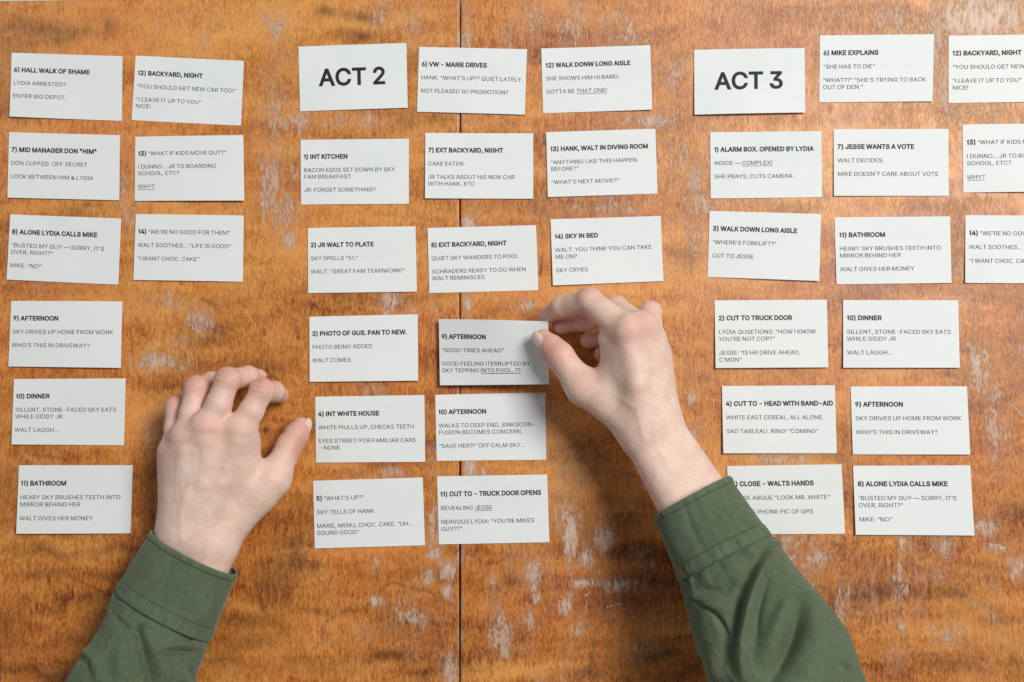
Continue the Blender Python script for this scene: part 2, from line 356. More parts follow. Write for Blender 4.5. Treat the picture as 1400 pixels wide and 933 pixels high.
# ---------------------------------------------------------------- setting: floor, then the table
def seg_dist(X, Y, pts):
    d = np.full(X.shape, 1e9)
    for (x0, y0), (x1, y1) in zip(pts[:-1], pts[1:]):
        dx, dy = x1 - x0, y1 - y0
        t = np.clip(((X - x0) * dx + (Y - y0) * dy) / (dx * dx + dy * dy + 1e-9), 0, 1)
        d = np.minimum(d, np.hypot(X - x0 - t * dx, Y - y0 - t * dy))
    return d

fl = mesh_obj('floor', [(-3, -3, -0.745), (3, -3, -0.745), (3, 3, -0.745), (-3, 3, -0.745)], [(0, 1, 2, 3)], M_FLOOR)
tag(fl, 'pale floor far below the table edge', None, None, 'structure')

table = bpy.data.objects.new('table', None)
COL.objects.link(table)
table.location = (0, 0, -0.745)
tag(table, 'worn orange-brown wooden table with a dark seam between two boards', 'table')

# worn patches, the broad top-right ones also painting in glossy haze: x, y, half-width, half-height (photo pixels), strength
WEAR_HAZE = [(1300, 90, 210, 130, 0.52), (1150, 40, 200, 70, 0.42), (820, 60, 170, 90, 0.38), (1340, 300, 90, 200, 0.36), (1060, 260, 110, 160, 0.34), (380, 210, 50, 130, 0.42), (760, 820, 100, 110, 0.36), (1240, 830, 120, 90, 0.34), (560, 830, 80, 80, 0.34), (640, 230, 30, 260, 0.34), (1340, 20, 90, 45, 1.15), (1270, 60, 45, 80, 0.75), (1220, 25, 110, 40, 0.7), (1330, 150, 70, 40, 0.7), (1100, 25, 80, 30, 0.45),
        (1290, 120, 18, 90, 0.8), (1130, 40, 60, 60, 0.45), (1390, 60, 40, 60, 0.8), (880, 40, 60, 40, 0.5), (720, 25, 50, 30, 0.6), (770, 30, 60, 40, 0.7), (830, 30, 50, 45, 0.6),
        (690, 60, 30, 50, 0.4), (905, 120, 40, 60, 0.7), (920, 220, 30, 70, 0.6), (885, 165, 60, 20, 0.8), (830, 285, 90, 14, 0.7),
        (950, 250, 18, 60, 0.7), (640, 60, 10, 60, 0.8), (520, 20, 60, 25, 0.55), (570, 30, 26, 50, 0.55), (380, 30, 30, 40, 0.55),
        (375, 140, 25, 60, 0.6), (395, 165, 50, 20, 0.75), (470, 168, 60, 16, 0.6), (365, 250, 22, 60, 0.85), (385, 290, 35, 40, 0.6), (360, 230, 14, 60, 0.5),
        (397, 328, 12, 14, 1.0), (535, 412, 18, 18, 0.9), (545, 425, 40, 20, 0.5), (250, 25, 40, 40, 0.45), (280, 40, 30, 60, 0.4),
        (175, 300, 14, 30, 0.6), (170, 250, 10, 60, 0.6), (270, 440, 22, 22, 0.7), (220, 415, 40, 15, 0.6), (215, 495, 45, 16, 0.85), (240, 470, 26, 20, 0.6), (60, 395, 40, 12, 0.5),
        (205, 590, 12, 30, 0.5), (60, 625, 30, 14, 0.55), (590, 420, 20, 14, 0.5), (520, 425, 30, 10, 0.5),
        (500, 532, 30, 10, 0.5), (540, 645, 30, 10, 0.7), (480, 645, 20, 10, 0.6), (590, 620, 12, 50, 0.65), (590, 725, 12, 40, 0.8), (592, 758, 14, 10, 1.0), (614, 780, 13, 18, 1.0),
        (612, 810, 10, 16, 0.9), (512, 822, 14, 12, 0.9), (500, 865, 20, 30, 0.5), (570, 845, 35, 14, 0.75), (615, 915, 14, 30, 0.9), (515, 770, 10, 14, 0.8), (585, 790, 12, 14, 0.8),
        (450, 875, 20, 16, 0.5), (640, 725, 6, 200, 0.3), (642, 640, 10, 20, 1.0), (655, 645, 22, 14, 0.8), (640, 312, 12, 26, 1.0), (648, 300, 14, 40, 0.6), (640, 415, 8, 20, 0.9),
        (780, 735, 12, 45, 1.1), (800, 765, 14, 18, 1.0), (770, 700, 22, 40, 0.75), (825, 735, 16, 25, 0.85), (790, 640, 30, 40, 0.45), (770, 650, 14, 30, 0.6), (800, 797, 28, 10, 0.95), (845, 800, 30, 14, 0.9), (775, 830, 14, 26, 0.9), (790, 860, 20, 14, 0.75), (730, 790, 14, 40, 0.8),
        (733, 818, 8, 10, 1.1), (725, 845, 10, 26, 0.75), (683, 865, 18, 36, 0.85), (690, 885, 10, 26, 0.8), (676, 790, 10, 16, 0.6), (880, 760, 30, 40, 0.4), (760, 605, 16, 60, 0.45),
        (875, 890, 30, 20, 0.5), (720, 420, 30, 10, 0.75), (770, 395, 30, 8, 0.5), (950, 330, 16, 40, 0.7), (960, 280, 16, 20, 0.9), (990, 400, 50, 10, 0.4), (945, 545, 10, 12, 0.9), (965, 455, 14, 50, 0.35), (950, 590, 14, 30, 0.45),
        (1075, 760, 30, 26, 0.7), (1085, 740, 60, 8, 0.7), (1120, 765, 24, 24, 0.75), (1110, 800, 40, 20, 0.5), (1150, 830, 12, 50, 0.6), (1235, 740, 12, 30, 0.85), (1230, 800, 14, 50, 0.7), (1235, 850, 14, 22, 0.85), (1225, 895, 25, 30, 0.6),
        (1290, 750, 18, 30, 0.65), (1280, 785, 26, 16, 0.6), (1345, 720, 24, 18, 0.85), (1360, 748, 16, 8, 0.9), (1290, 870, 25, 26, 0.7), (1340, 500, 22, 40, 1.0), (1370, 500, 24, 34, 0.8), (1360, 570, 14, 80, 0.75), (1375, 590, 12, 40, 0.6), (1365, 480, 50, 24, 0.7), (1390, 440, 30, 40, 0.5),
        (1330, 430, 20, 20, 0.55), (1150, 405, 40, 8, 0.45), (1080, 510, 60, 8, 0.5), (1070, 628, 50, 8, 0.8), (1250, 280, 90, 10, 0.6), (1340, 275, 40, 12, 0.55), (1070, 395, 30, 12, 0.6), (1250, 395, 26, 10, 0.65), (1090, 285, 60, 10, 0.5), (1310, 290, 14, 60, 0.4), (1100, 165, 30, 10, 0.5), (1360, 900, 40, 30, 0.4), (1390, 775, 14, 20, 0.8)]
# dark bands of figure (soft): x, y, half-width, half-height, strength
DARK = [(60, 40, 70, 14, 0.55), (20, 45, 50, 10, 0.5), (90, 50, 40, 10, 0.5), (20, 60, 40, 26, 0.35), (150, 37, 8, 10, 0.5), (5, 95, 16, 40, 0.4), (445, 22, 16, 8, 0.6), (500, 22, 26, 8, 0.6), (490, 50, 30, 8, 0.55),
        (600, 80, 30, 8, 0.3), (600, 160, 30, 14, 0.35), (560, 165, 30, 10, 0.3), (745, 75, 26, 6, 0.4), (110, 286, 30, 6, 0.4), (280, 470, 30, 10, 0.45), (230, 530, 30, 14, 0.3), (255, 495, 50, 10, 0.3), (290, 445, 30, 10, 0.45),
        (350, 500, 40, 10, 0.35), (405, 765, 18, 22, 0.7), (375, 790, 34, 40, 0.5), (400, 745, 24, 12, 0.6), (350, 850, 50, 14, 0.45), (430, 780, 14, 10, 0.5), (410, 700, 20, 14, 0.35), (530, 897, 30, 8, 0.7), (560, 850, 50, 8, 0.35), (430, 910, 60, 10, 0.35), (450, 835, 60, 6, 0.3),
        (610, 780, 30, 12, 0.4), (520, 850, 20, 30, 0.25), (600, 915, 40, 10, 0.35), (510, 690, 30, 10, 0.2), (470, 410, 30, 8, 0.4), (545, 410, 60, 6, 0.4), (600, 405, 10, 14, 0.4),
        (60, 755, 70, 8, 0.45), (150, 755, 26, 8, 0.55), (40, 790, 40, 6, 0.3), (70, 785, 30, 6, 0.4), (150, 790, 30, 6, 0.4), (10, 860, 16, 30, 0.45), (30, 870, 26, 40, 0.25), (100, 870, 26, 10, 0.35), (60, 920, 80, 12, 0.45), (10, 660, 16, 30, 0.35), (340, 875, 50, 12, 0.35), (300, 905, 40, 10, 0.4),
        (790, 720, 70, 40, 0.4), (850, 720, 40, 24, 0.55), (870, 755, 40, 16, 0.6), (900, 795, 40, 14, 0.65), (860, 790, 60, 10, 0.5), (860, 825, 60, 20, 0.35), (905, 900, 40, 8, 0.75), (945, 905, 30, 10, 0.6), (935, 925, 30, 10, 0.5), (800, 915, 30, 6, 0.3), (700, 787, 10, 14, 0.5),
        (810, 622, 40, 26, 0.45), (830, 650, 50, 16, 0.4), (770, 680, 26, 10, 0.4), (830, 690, 70, 16, 0.35), (1155, 820, 24, 8, 0.6), (1140, 835, 16, 8, 0.5), (1200, 812, 40, 8, 0.35), (1350, 835, 40, 8, 0.35), (1380, 845, 30, 8, 0.4), (1310, 815, 40, 6, 0.3), (1390, 910, 20, 30, 0.3), (1310, 910, 40, 14, 0.3), (1100, 885, 20, 10, 0.3),
        (960, 160, 30, 8, 0.3), (730, 290, 20, 12, 0.25), (930, 350, 26, 14, 0.25), (960, 520, 30, 14, 0.25), (945, 500, 20, 10, 0.25), (1150, 630, 30, 8, 0.45), (1300, 505, 20, 6, 0.3), (1200, 400, 60, 6, 0.2), (1150, 160, 40, 8, 0.25), (1390, 700, 20, 10, 0.5), (1350, 290, 30, 10, 0.2)]
# thin cracks, drawn veins (polyline, half-width, strength)
LINES = [([(438, 880), (440, 862), (446, 850), (466, 837), (492, 834), (516, 817), (524, 802), (538, 796), (556, 802), (585, 809), (612, 824), (625, 832)], 1.5, 0.55),
         ([(20, 795), (28, 812), (40, 822), (60, 828), (75, 838), (78, 870), (74, 905)], 1.6, 0.45), ([(90, 785), (110, 795), (130, 805), (145, 812), (155, 816)], 1.4, 0.55), ([(50, 785), (80, 790), (95, 805), (108, 826)], 1.5, 0.35),
         ([(0, 905), (15, 890), (25, 875), (24, 855), (15, 850)], 1.6, 0.3), ([(811, 890), (809, 905), (805, 920)], 1.8, 0.5), ([(812, 868), (811, 888)], 1.5, 0.4), ([(740, 350), (741, 366), (739, 376)], 1.5, 0.9), ([(943, 325), (946, 355), (945, 378)], 1.2, 0.7), ([(830, 36), (828, 41)], 1.6, 0.95),
         ([(729, 411), (728, 415)], 1.3, 0.9), ([(630, 46), (631, 52)], 2.2, 0.95), ([(404, 448), (406, 455), (408, 463)], 1.6, 0.8), ([(360, 452), (361, 456)], 2.6, 0.95), ([(246, 386), (247, 389)], 1.2, 0.9), ([(276, 410), (288, 414), (296, 420), (300, 428)], 2.2, 0.6), ([(293, 466), (300, 472)], 3, 0.6), ([(363, 588), (364, 591)], 3.0, 0.9),
         ([(1220, 790), (1219, 794)], 2.6, 1.0), ([(1175, 795), (1182, 798), (1188, 800)], 2.6, 0.55), ([(1180, 796), (1176, 792)], 2.0, 0.5), ([(1148, 748), (1149, 753)], 1.4, 0.6), ([(1295, 511), (1299, 515), (1298, 509)], 1.6, 0.8), ([(80, 20), (81, 2)], 1.4, 0.5), ([(739, 854), (740, 855)], 1.4, 0.8), ([(415, 898), (416, 900)], 1.6, 0.5), ([(576, 899), (577, 900)], 1.4, 0.8),
         ([(420, 745), (425, 746)], 2.4, 0.6), ([(417, 735), (416, 748)], 1.4, 0.5), ([(655, 340), (657, 380)], 1.0, 0.3), ([(505, 405), (560, 400), (585, 410)], 1.4, 0.25), ([(460, 416), (470, 407), (500, 403)], 1.6, 0.4), ([(350, 380), (372, 400), (395, 404), (420, 395)], 1.4, 0.25), ([(915, 375), (940, 362), (965, 370)], 1.3, 0.25), ([(360, 183), (390, 172), (430, 186)], 1.4, 0.25)]
SCRATCH = [([(1378, 548), (1400, 570)], 1.2, 1.3), ([(800, 815), (812, 805)], 1.0, 1.2), ([(895, 815), (905, 800)], 1.0, 1.1), ([(830, 830), (850, 825)], 1.0, 1.1), ([(865, 880), (880, 910), (890, 918)], 1.0, 1.0), ([(140, 178), (148, 168)], 1.0, 1.2), ([(855, 55), (864, 30)], 1.4, 1.2), ([(905, 240), (908, 215)], 1.0, 1.0), ([(526, 430), (533, 424), (538, 430)], 1.2, 1.2), ([(1352, 744), (1374, 750)], 1.8, 1.3), ([(178, 565), (196, 585)], 1.0, 0.9), ([(203, 604), (212, 590)], 1.2, 1.0), ([(1008, 780), (1012, 790)], 1.0, 0.8)]

_r = random.Random(8)
for _ in range(90):        # everyday scratches, thicker where the board sees most use
    x = _r.choice([_r.uniform(0, 1400), _r.gauss(780, 130), _r.gauss(1250, 140)]); y = _r.uniform(0, 930)
    a = _r.uniform(0, math.pi); L = _r.uniform(4, 16) * _r.choice([1, 1, 2]); bnd = _r.uniform(-0.3, 0.3)
    SCRATCH.append(([(x, y), (x + L * math.cos(a), y + L * math.sin(a)), (x + L * math.cos(a) + L * math.cos(a + bnd), y + L * math.sin(a) + L * math.sin(a + bnd))], 0.9, _r.uniform(0.40, 0.85)))
SEAM = 629.0
def board(x0, x1, step):
    """one leaf of the tabletop: a fine sheet carrying wear and vein data, with thickness and eased seam edge"""
    u = np.linspace(0, 1, int((x1 - x0) / step) + 1)[None, :]; ys = np.linspace(0, 1, 502)[:, None]
    Y0 = 1000.0 * ys + 0 * u
    left = (Y0 - 918) * 0.045 if x0 < SEAM - 100 else x0 + 0.3 * np.sin(Y0 / 90)
    right = x1 + (0 if x1 > SEAM + 100 else 1) * (0.25 * np.sin(Y0 / 70) - 0.0009 * (Y0 - 400))
    X = left * (1 - u) + right * u
    top = 2.2 - X * 0.017
    Y = top + (1000.0 - top) * ys
    n, k = X.shape
    wear_haze = np.zeros(X.shape); dark = np.zeros(X.shape)
    for (x, y, a, b, s) in WEAR_HAZE:
        wear_haze = np.maximum(wear_haze, s * np.exp(-(((X - x) / a) ** 2 + ((Y - y) / b) ** 2) * 0.8))
    for (x, y, a, b, s) in DARK:
        yy = Y - y + 5 * np.sin((X + 3 * y) / 19.0) + 3 * np.sin((X + y) / 8.0)
        dark = np.maximum(dark, min(0.95, 1.35 * s) * np.exp(-(((X - x) / a) ** 2 + (yy / b) ** 2)))
    rs = np.random.RandomState(3)
    jx = np.interp(Y[:, 0], np.arange(0, 1000, 5), rs.randn(200) * 0.8)[:, None]
    for pts, w, s in LINES:
        d = seg_dist(X + jx, Y, pts); dark = np.maximum(dark, min(1.0, s * 1.15) * np.exp(-(d / (w * 1.15)) ** 2))
    for pts, w, s in SCRATCH:
        d = seg_dist(X, Y, pts); wear_haze = np.maximum(wear_haze, s * np.exp(-(d / w) ** 2))
    ds = np.abs(X - SEAM)
    rag = np.interp(Y[:, 0], np.arange(-10, 1010, 14), rs.rand(73))[:, None]
    wear_haze = np.maximum(wear_haze, 1.1 * np.exp(-(ds / (1.5 + 3 * rag)) ** 2) * (0.35 + 0.65 * rag))
    V = np.zeros((n, k, 3))
    q = np.stack([(X - 700) * SC, (466.5 - Y) * SC * 1.0], -1)
    # exact table points (photo rays meet the plane z = 0)
    dx = (X - 700) / FPX; dy = (466.5 - Y) / FPX
    dz = FWD[2] + UPV[2] * dy
    t = -CAM[2] / dz
    V[..., 0] = dx * t; V[..., 1] = CAM[1] + (FWD[1] + UPV[1] * dy) * t
    seam_drop = np.exp(-(ds / 1.2) ** 2) * 0.0006
    V[..., 2] = -seam_drop
    idx = np.arange(n * k).reshape(n, k)
    F = np.stack([idx[1:, :-1], idx[1:, 1:], idx[:-1, 1:], idx[:-1, :-1]], -1).reshape(-1, 4)
    # edge walls down to the underside
    rim = np.concatenate([idx[0, :], idx[1:, -1], idx[-1, -2::-1], idx[-2:0:-1, 0]])
    low = V.reshape(-1, 3)[rim].copy(); low[:, 2] = -0.03
    li = n * k + np.arange(len(rim))
    r2, l2 = np.roll(rim, -1), np.roll(li, -1)
    F = np.concatenate([F, np.stack([rim, r2, l2, li], -1)])
    Vall = np.concatenate([V.reshape(-1, 3), low])
    Vall[:, 2] += 0.745
    o = mesh_obj('board', Vall, F, M_WOOD, table)
    z = np.zeros(len(rim))
    attr(o, 'wear_haze', np.concatenate([wear_haze.ravel(), z])); attr(o, 'dark', np.concatenate([dark.ravel(), z]))
    return o
board(0.0, SEAM - 1.0, 2.0)
board(SEAM + 1.0, 1480.0, 2.0)
def box(x0, y0, z0, x1, y1, z1):
    v = [(x, y, z) for z in (z0, z1) for y in (y0, y1) for x in (x0, x1)]
    return v, [(0, 2, 3, 1), (4, 5, 7, 6), (0, 1, 5, 4), (1, 3, 7, 5), (3, 2, 6, 7), (2, 0, 4, 6)]
v, f = box(-0.36, -0.28, 0.69, 0.42, 0.25, 0.712)
mesh_obj('under_frame', v, f, M_CORE, table, False)
for lx in (-0.34, 0.40):
    for ly in (-0.26, 0.23):
        v, f = box(lx - 0.025, ly - 0.025, 0, lx + 0.025, ly + 0.025, 0.688)
        mesh_obj('leg', v, f, M_CORE, table, False)
# ---------------------------------------------------------------- index cards with their print
CW, CH = 152.0, 90.0
TRACK = 0.0
def run_width(s, u, xs):
    return sum((GLYPHS[c][0] if c != ' ' else 155) for c in s) * u * xs + TRACK * len(s)

def area2(p):
    return sum(p[i - 1][0] * p[i][1] - p[i][0] * p[i - 1][1] for i in range(len(p)))

_split = {}
def layers_of(c):
    """a glyph's outlines sorted into layers, so that overlapping strokes never share a plane; counters stay with their outline"""
    if c not in _split:
        cs = [[tuple(map(float, q.split(','))) for q in sp.split(' ')] for sp in GLYPHS[c][1].split('|')]
        big = max(cs, key=lambda p: abs(area2(p)))
        sg = area2(big) > 0
        outs = [p for p in cs if (area2(p) > 0) == sg]; holes = [p for p in cs if (area2(p) > 0) != sg]
        def bb(p): x = [q[0] for q in p]; y = [q[1] for q in p]; return min(x), min(y), max(x), max(y)
        boxes = [bb(p) for p in outs]; L = [[p] for p in outs]
        for h in holes:
            hb = bb(h)
            for k, o in enumerate(boxes):
                if o[0] <= hb[0] and o[1] <= hb[1] and o[2] >= hb[2] and o[3] >= hb[3]: L[k].append(h); break
        # outlines that do not touch may share layer 0
        res = []
        for k, g in enumerate(L):
            for lay in res:
                if all(boxes[k][0] > b_[2] or boxes[k][2] < b_[0] or boxes[k][1] > b_[3] or boxes[k][3] < b_[1] for b_ in lay[1]):
                    lay[0].extend(g); lay[1].append(boxes[k]); break
            else: res.append([list(g), [boxes[k]]])
        _split[c] = [r[0] for r in res]
    return _split[c]

def add_run(cus, s, x, y, u, xs):
    for i, c in enumerate(s):
        if c == ' ':
            x += 155 * u * xs + TRACK; continue
        for k, lay in enumerate(layers_of(c)):
            for pts in lay:
                s_ = cus[k + 3 * (i % 2)].splines.new('POLY'); s_.points.add(len(pts) - 1); s_.use_cyclic_u = True
                for p, (a, b) in zip(s_.points, pts): p.co = (x + a * u * xs, y - b * u, 0, 1)
        x += GLYPHS[c][0] * u * xs + TRACK
    return x

def add_rect(cus, x0, y0, x1, y1):
    s_ = cus[0].splines.new('POLY'); s_.points.add(3); s_.use_cyclic_u = True
    for p, q in zip(s_.points, ((x0, y0), (x1, y0), (x1, y1), (x0, y1))): p.co = (*q, 0, 1)

def text_mesh(draw, offset):
    """filled print outlines: verts (x, y, layer) in card units, faces"""
    cus = []
    for k in range(6):
        cu = bpy.data.curves.new('print', 'CURVE'); cu.dimensions = '2D'; cu.fill_mode = 'BOTH'; cus.append(cu)
    draw(cus)
    VV = []; FF = []; base = 0
    for k, cu in enumerate(cus):
        if len(cu.splines):
            cu.offset = offset
            ob = bpy.data.objects.new('print', cu); COL.objects.link(ob)
            dg = bpy.context.evaluated_depsgraph_get()
            me = bpy.data.meshes.new_from_object(ob.evaluated_get(dg))
            bpy.data.objects.remove(ob)
            n = len(me.vertices); co = np.empty(n * 3, np.float32); me.vertices.foreach_get('co', co); co = co.reshape(-1, 3); co[:, 2] = k
            VV.append(co)
            for p in me.polygons: FF.append([base + i for i in p.vertices])
            base += n
            bpy.data.meshes.remove(me)
        bpy.data.curves.remove(cu)
    return np.concatenate(VV), FF

HX, BX = 1.02, 1.085
UH, UB = 5.9 / 509, 5.45 / 509
def make_card(corners, heading, paras, label, margin=4.4, lifts=None, title=None, bend=None, hx=None):
    """corners TL TR BR BL in photo pixels on the table; lifts mm per corner"""
    rnd = random.Random(label)
    lifts = lifts or [0.5 + 1.0 * rnd.random() * rnd.random() for _ in range(2)] + [0.4 + 3.0 * rnd.random() ** 2 for _ in range(2)]
    bow = rnd.uniform(-0.7, 0.9)
    C4 = [P(x, y, z) for (x, y), z in zip(corners, lifts)]
    cen = sum(C4) / 4
    bow_mm = bow * MM
    def surf(u, v):
        u = np.asarray(u)[..., None]; v = np.asarray(v)[..., None]
        p = (C4[0] * (1 - u) + C4[1] * u) * (1 - v) + (C4[3] * (1 - u) + C4[2] * u) * v
        p = p.copy()
        if bend is None:
            p[..., 2] = np.maximum(p[..., 2] + bow_mm * (4 * (u * (1 - u)))[..., 0], 0.00035)
        else:
            p = bend(u[..., 0], v[..., 0], p)
        return p - cen
    nu, nv = 24, 16
    U, V = np.meshgrid(np.linspace(0, 1, nu + 1), np.linspace(0, 1, nv + 1))
    top = surf(U, V).reshape(-1, 3)
    bot = top - np.array([0, 0, 0.00028])
    idx = np.arange((nu + 1) * (nv + 1)).reshape(nv + 1, nu + 1); N = idx.size
    F = np.stack([idx[1:, :-1], idx[1:, 1:], idx[:-1, 1:], idx[:-1, :-1]], -1).reshape(-1, 4)
    rim = np.concatenate([idx[0, :], idx[1:, -1], idx[-1, -2::-1], idx[-2:0:-1, 0]])
    nr = len(rim); a_ = 2 * N + np.arange(nr); b_ = a_ + nr
    S = np.stack([a_, np.roll(a_, -1), np.roll(b_, -1), b_], -1)
    o = mesh_obj('index_card', np.concatenate([top, bot, top[rim], bot[rim]]), np.concatenate([F, F[:, ::-1] + N, S]), M_PAPER, None, True)
    o.location = cen
    tag(o, label, 'index card', 'printed index cards laid out on the table')
    def place(vf, name, mat):
        co, FF = vf
        p = surf(co[:, 0] / CW, co[:, 1] / CH); p[:, 2] += 0.00012 + co[:, 2] * 0.000025
        f0 = FF[0]; nz = np.cross(p[f0[1]] - p[f0[0]], p[f0[2]] - p[f0[0]])[2]
        if nz < 0: FF = [f[::-1] for f in FF]
        mesh_obj(name, p, FF, mat, o, False)
    if title:
        def d(cu):
            u = 22.6 / 509; xs = 1.05
            w = run_width(title, u, xs)
            add_run(cu, title, 75 - w / 2 + 0.5, 55.5, u, xs)
        place(text_mesh(d, 0.95), 'printed_title', M_INK)
        return o
    y = 26.6
    num, rest, bold_rest = heading
    global TRACK
    TRACK = 0.12
    def dh(cu):
        x = add_run(cu, num, margin, y, UH, HX)
        if bold_rest: add_run(cu, ' ' + rest, x, y, UH, HX)
    place(text_mesh(dh, 0.36), 'heading', M_INK)
    TRACK = 0.0
    def db(cu):
        yy = y
        if not bold_rest:
            add_run(cu, rest, margin + run_width(num + ' ', UH, HX), y, UB, BX)
        for para in paras:
            yy += 18.3
            for i, line in enumerate(para.split('|')):
                if i: yy += 9.3
                x = margin
                for j, piece in enumerate(line.split('_')):
                    x2 = add_run(cu, piece, x, yy, UB, BX)
                    if j % 2: add_rect(cu, x + 0.3, yy + 1.3, x2, yy + 1.85)
                    x = x2
    place(text_mesh(db, 0.0), 'body_text', M_INK_SOFT)
    return o

T = {
 'hall': (('6)', 'HALL WALK OF SHAME', 1), ['LYDIA ARRESTED?', 'ENTER BIG DEPOT.']),
 'mid': (('7)', 'MID MANAGER DON "HIM"', 1), ['DON CUFFED. OFF SECRET', 'LOOK BETWEEN HIM & LYDIA']),
 'alone': (('8)', 'ALONE LYDIA CALLS MIKE', 1), ['“BUSTED MY GUY — SORRY, IT’S|OVER, RIGHT?”', 'MIKE: “NO”']),
 'after': (('9)', 'AFTERNOON', 1), ['SKY DRIVES UP HOME FROM WORK', 'WHO’S THIS IN DRIVEWAY?']),
 'dinner': (('10)', 'DINNER', 1), ['SILLENT, STONE-FACED SKY EATS|WHILE GIDDY JR', 'WALT LAUGH...']),
 'bath': (('11)', 'BATHROOM', 1), ['HEARY SKY BRUSHES TEETH INTO|MIRROR BEHIND HER', 'WALT GIVES HER MONEY']),
 'yard': (('12)', 'BACKYARD, NIGHT', 1), ['“YOU SHOULD GET NEW CAR TOO!”', '“I LEAVE IT UP TO YOU”|NICE!']),
 'kids': (('13)', '“WHAT IF KIDS MOVE OUT?”', 0), ['I DUNNO... JR TO BOARDING|SCHOOL, ETC?', '_WHY?_']),
 'good': (('14)', '“WE’RE NO GOOD FOR THEM”', 0), ['WALT SOOTHES... “LIFE IS GOOD”', '“I WANT CHOC. CAKE”']),
 'c1': (('1)', 'INT KITCHEN', 1), ['BACON EGGS SET DOWN BY SKY.|FAM BREAKFAST.', 'JR: FORGET SOMETHING?']),
 'c2': (('2)', 'JR WALT TO PLATE', 1), ['SKY SPELLS “51.”', 'WALT: “GREAT FAM TEAMWORK!”']),
 'c3': (('3)', 'PHOTO OF GUS. PAN TO NEW.', 1), ['PHOTO BEING ADDED', 'WALT COMES']),
 'c4': (('4)', 'INT WHITE HOUSE', 1), ['WHITE PIULLS UP, CHECKS TEETH', 'EYES STREET! FOR FAMILIAR CARS|- NONE.']),
 'c5': (('5)', '“WHAT’S UP?”', 0), ['SKY TELLS OF HANK', 'MARIE, MENU, CHOC. CAKE. “UH...|SOUND GOOD”']),
 'd1': (('6)', 'VW - MARIE DRIVES', 1), ['HANK: “WHAT’S UP?” QUIET LATELY.', 'NOT PLEASED W/ PROMOTION?']),
 'd2': (('7)', 'EXT BACKYARD, NIGHT', 1), ['CAKE EATEN.', 'JR TALKS ABOUT HIS NEW CAR|WITH HANK, ETC']),
 'd3': (('8)', 'EXT BACKYARD, NIGHT', 1), ['QUIET SKY WANDERS TO POOL', 'SCHRADERS READY TO GO WHEN|WALT REMINISCES']),
 'd4': (('9)', 'AFTERNOON', 1), ['“GOOD TIMES AHEAD”', 'GOOD FEELING ITERRUPTED BY|SKY TEPPING _INTO POOL..??_']),
 'd5': (('10)', 'AFTERNOON', 1), ['WALKS TO DEEP END, SINKSCON-|FUSION BECOMES CONCERN.', '“SAVE HER?!” OFF CALM SKY...']),
 'd6': (('11)', 'CUT TO - TRUCK DOOR OPENS', 1), ['REVEALING _JESSE_.', 'NERVOUS LYDIA: “YOU’RE MIKES|GUY??”']),
 'e1': (('12)', 'WALK DONW LONG AISLE', 1), ['SHE SHOWS HIM HI BAREL', 'GOTTA BE _THAT ONE!_']),
 'e2': (('13)', 'HANK, WALT IN DIVING ROOM', 1), ['“ANYTHING LIKE THIS HAPPEN|BEFORE?”', '“WHAT’S NEXT MOVIE?”']),
 'e3': (('14)', 'SKY IN BED', 1), ['WALT: YOU THINK YOU CAN TAKE|ME ON?', 'SKY CRYES']),
 'f1': (('1)', 'ALARM BOX. OPENED BY LYDIA', 1), ['INSIDE — _COMPLEX!_', 'SHE PRAYS, CUTS CAMERA']),
 'f2': (('3)', 'WALK DOWN LONG AISLE', 1), ['“WHERE’S FORKLIFT?”', 'CUT TO JESSE']),
 'f3': (('2)', 'CUT TO TRUCK DOOR', 1), ['LYDIA QUSETIONS: “HOW I KNOW|YOU’RE NOT COP?”', 'JESSE: “IS HR DRIVE AHEAD,|C’MON”']),
 'f4': (('4)', 'CUT TO - HEAD WITH BAND-AID', 1), ['WHITE EAST CEREAL, ALL ALONE.', 'SAD TABLEAU. RING! “COMING”']),
 'f5': (('5)', 'CLOSE - WALTS HANDS', 1), ['JESSE ARGUE “LOOK MR. WHITE”', 'SHOWS PHONE PIC OF GPS']),
 'g1': (('6)', 'MIKE EXPLAINS', 1), ['“SHE HAS TO DIE”', '“WHAT??” “SHE’S TRYING TO BACK|OUT OF DEN.”']),
 'g2': (('7)', 'JESSE WANTS A VOTE', 1), ['WALT DECIDES.', 'MIKE DOESN’T CARE ABOUT VOTE']),
}
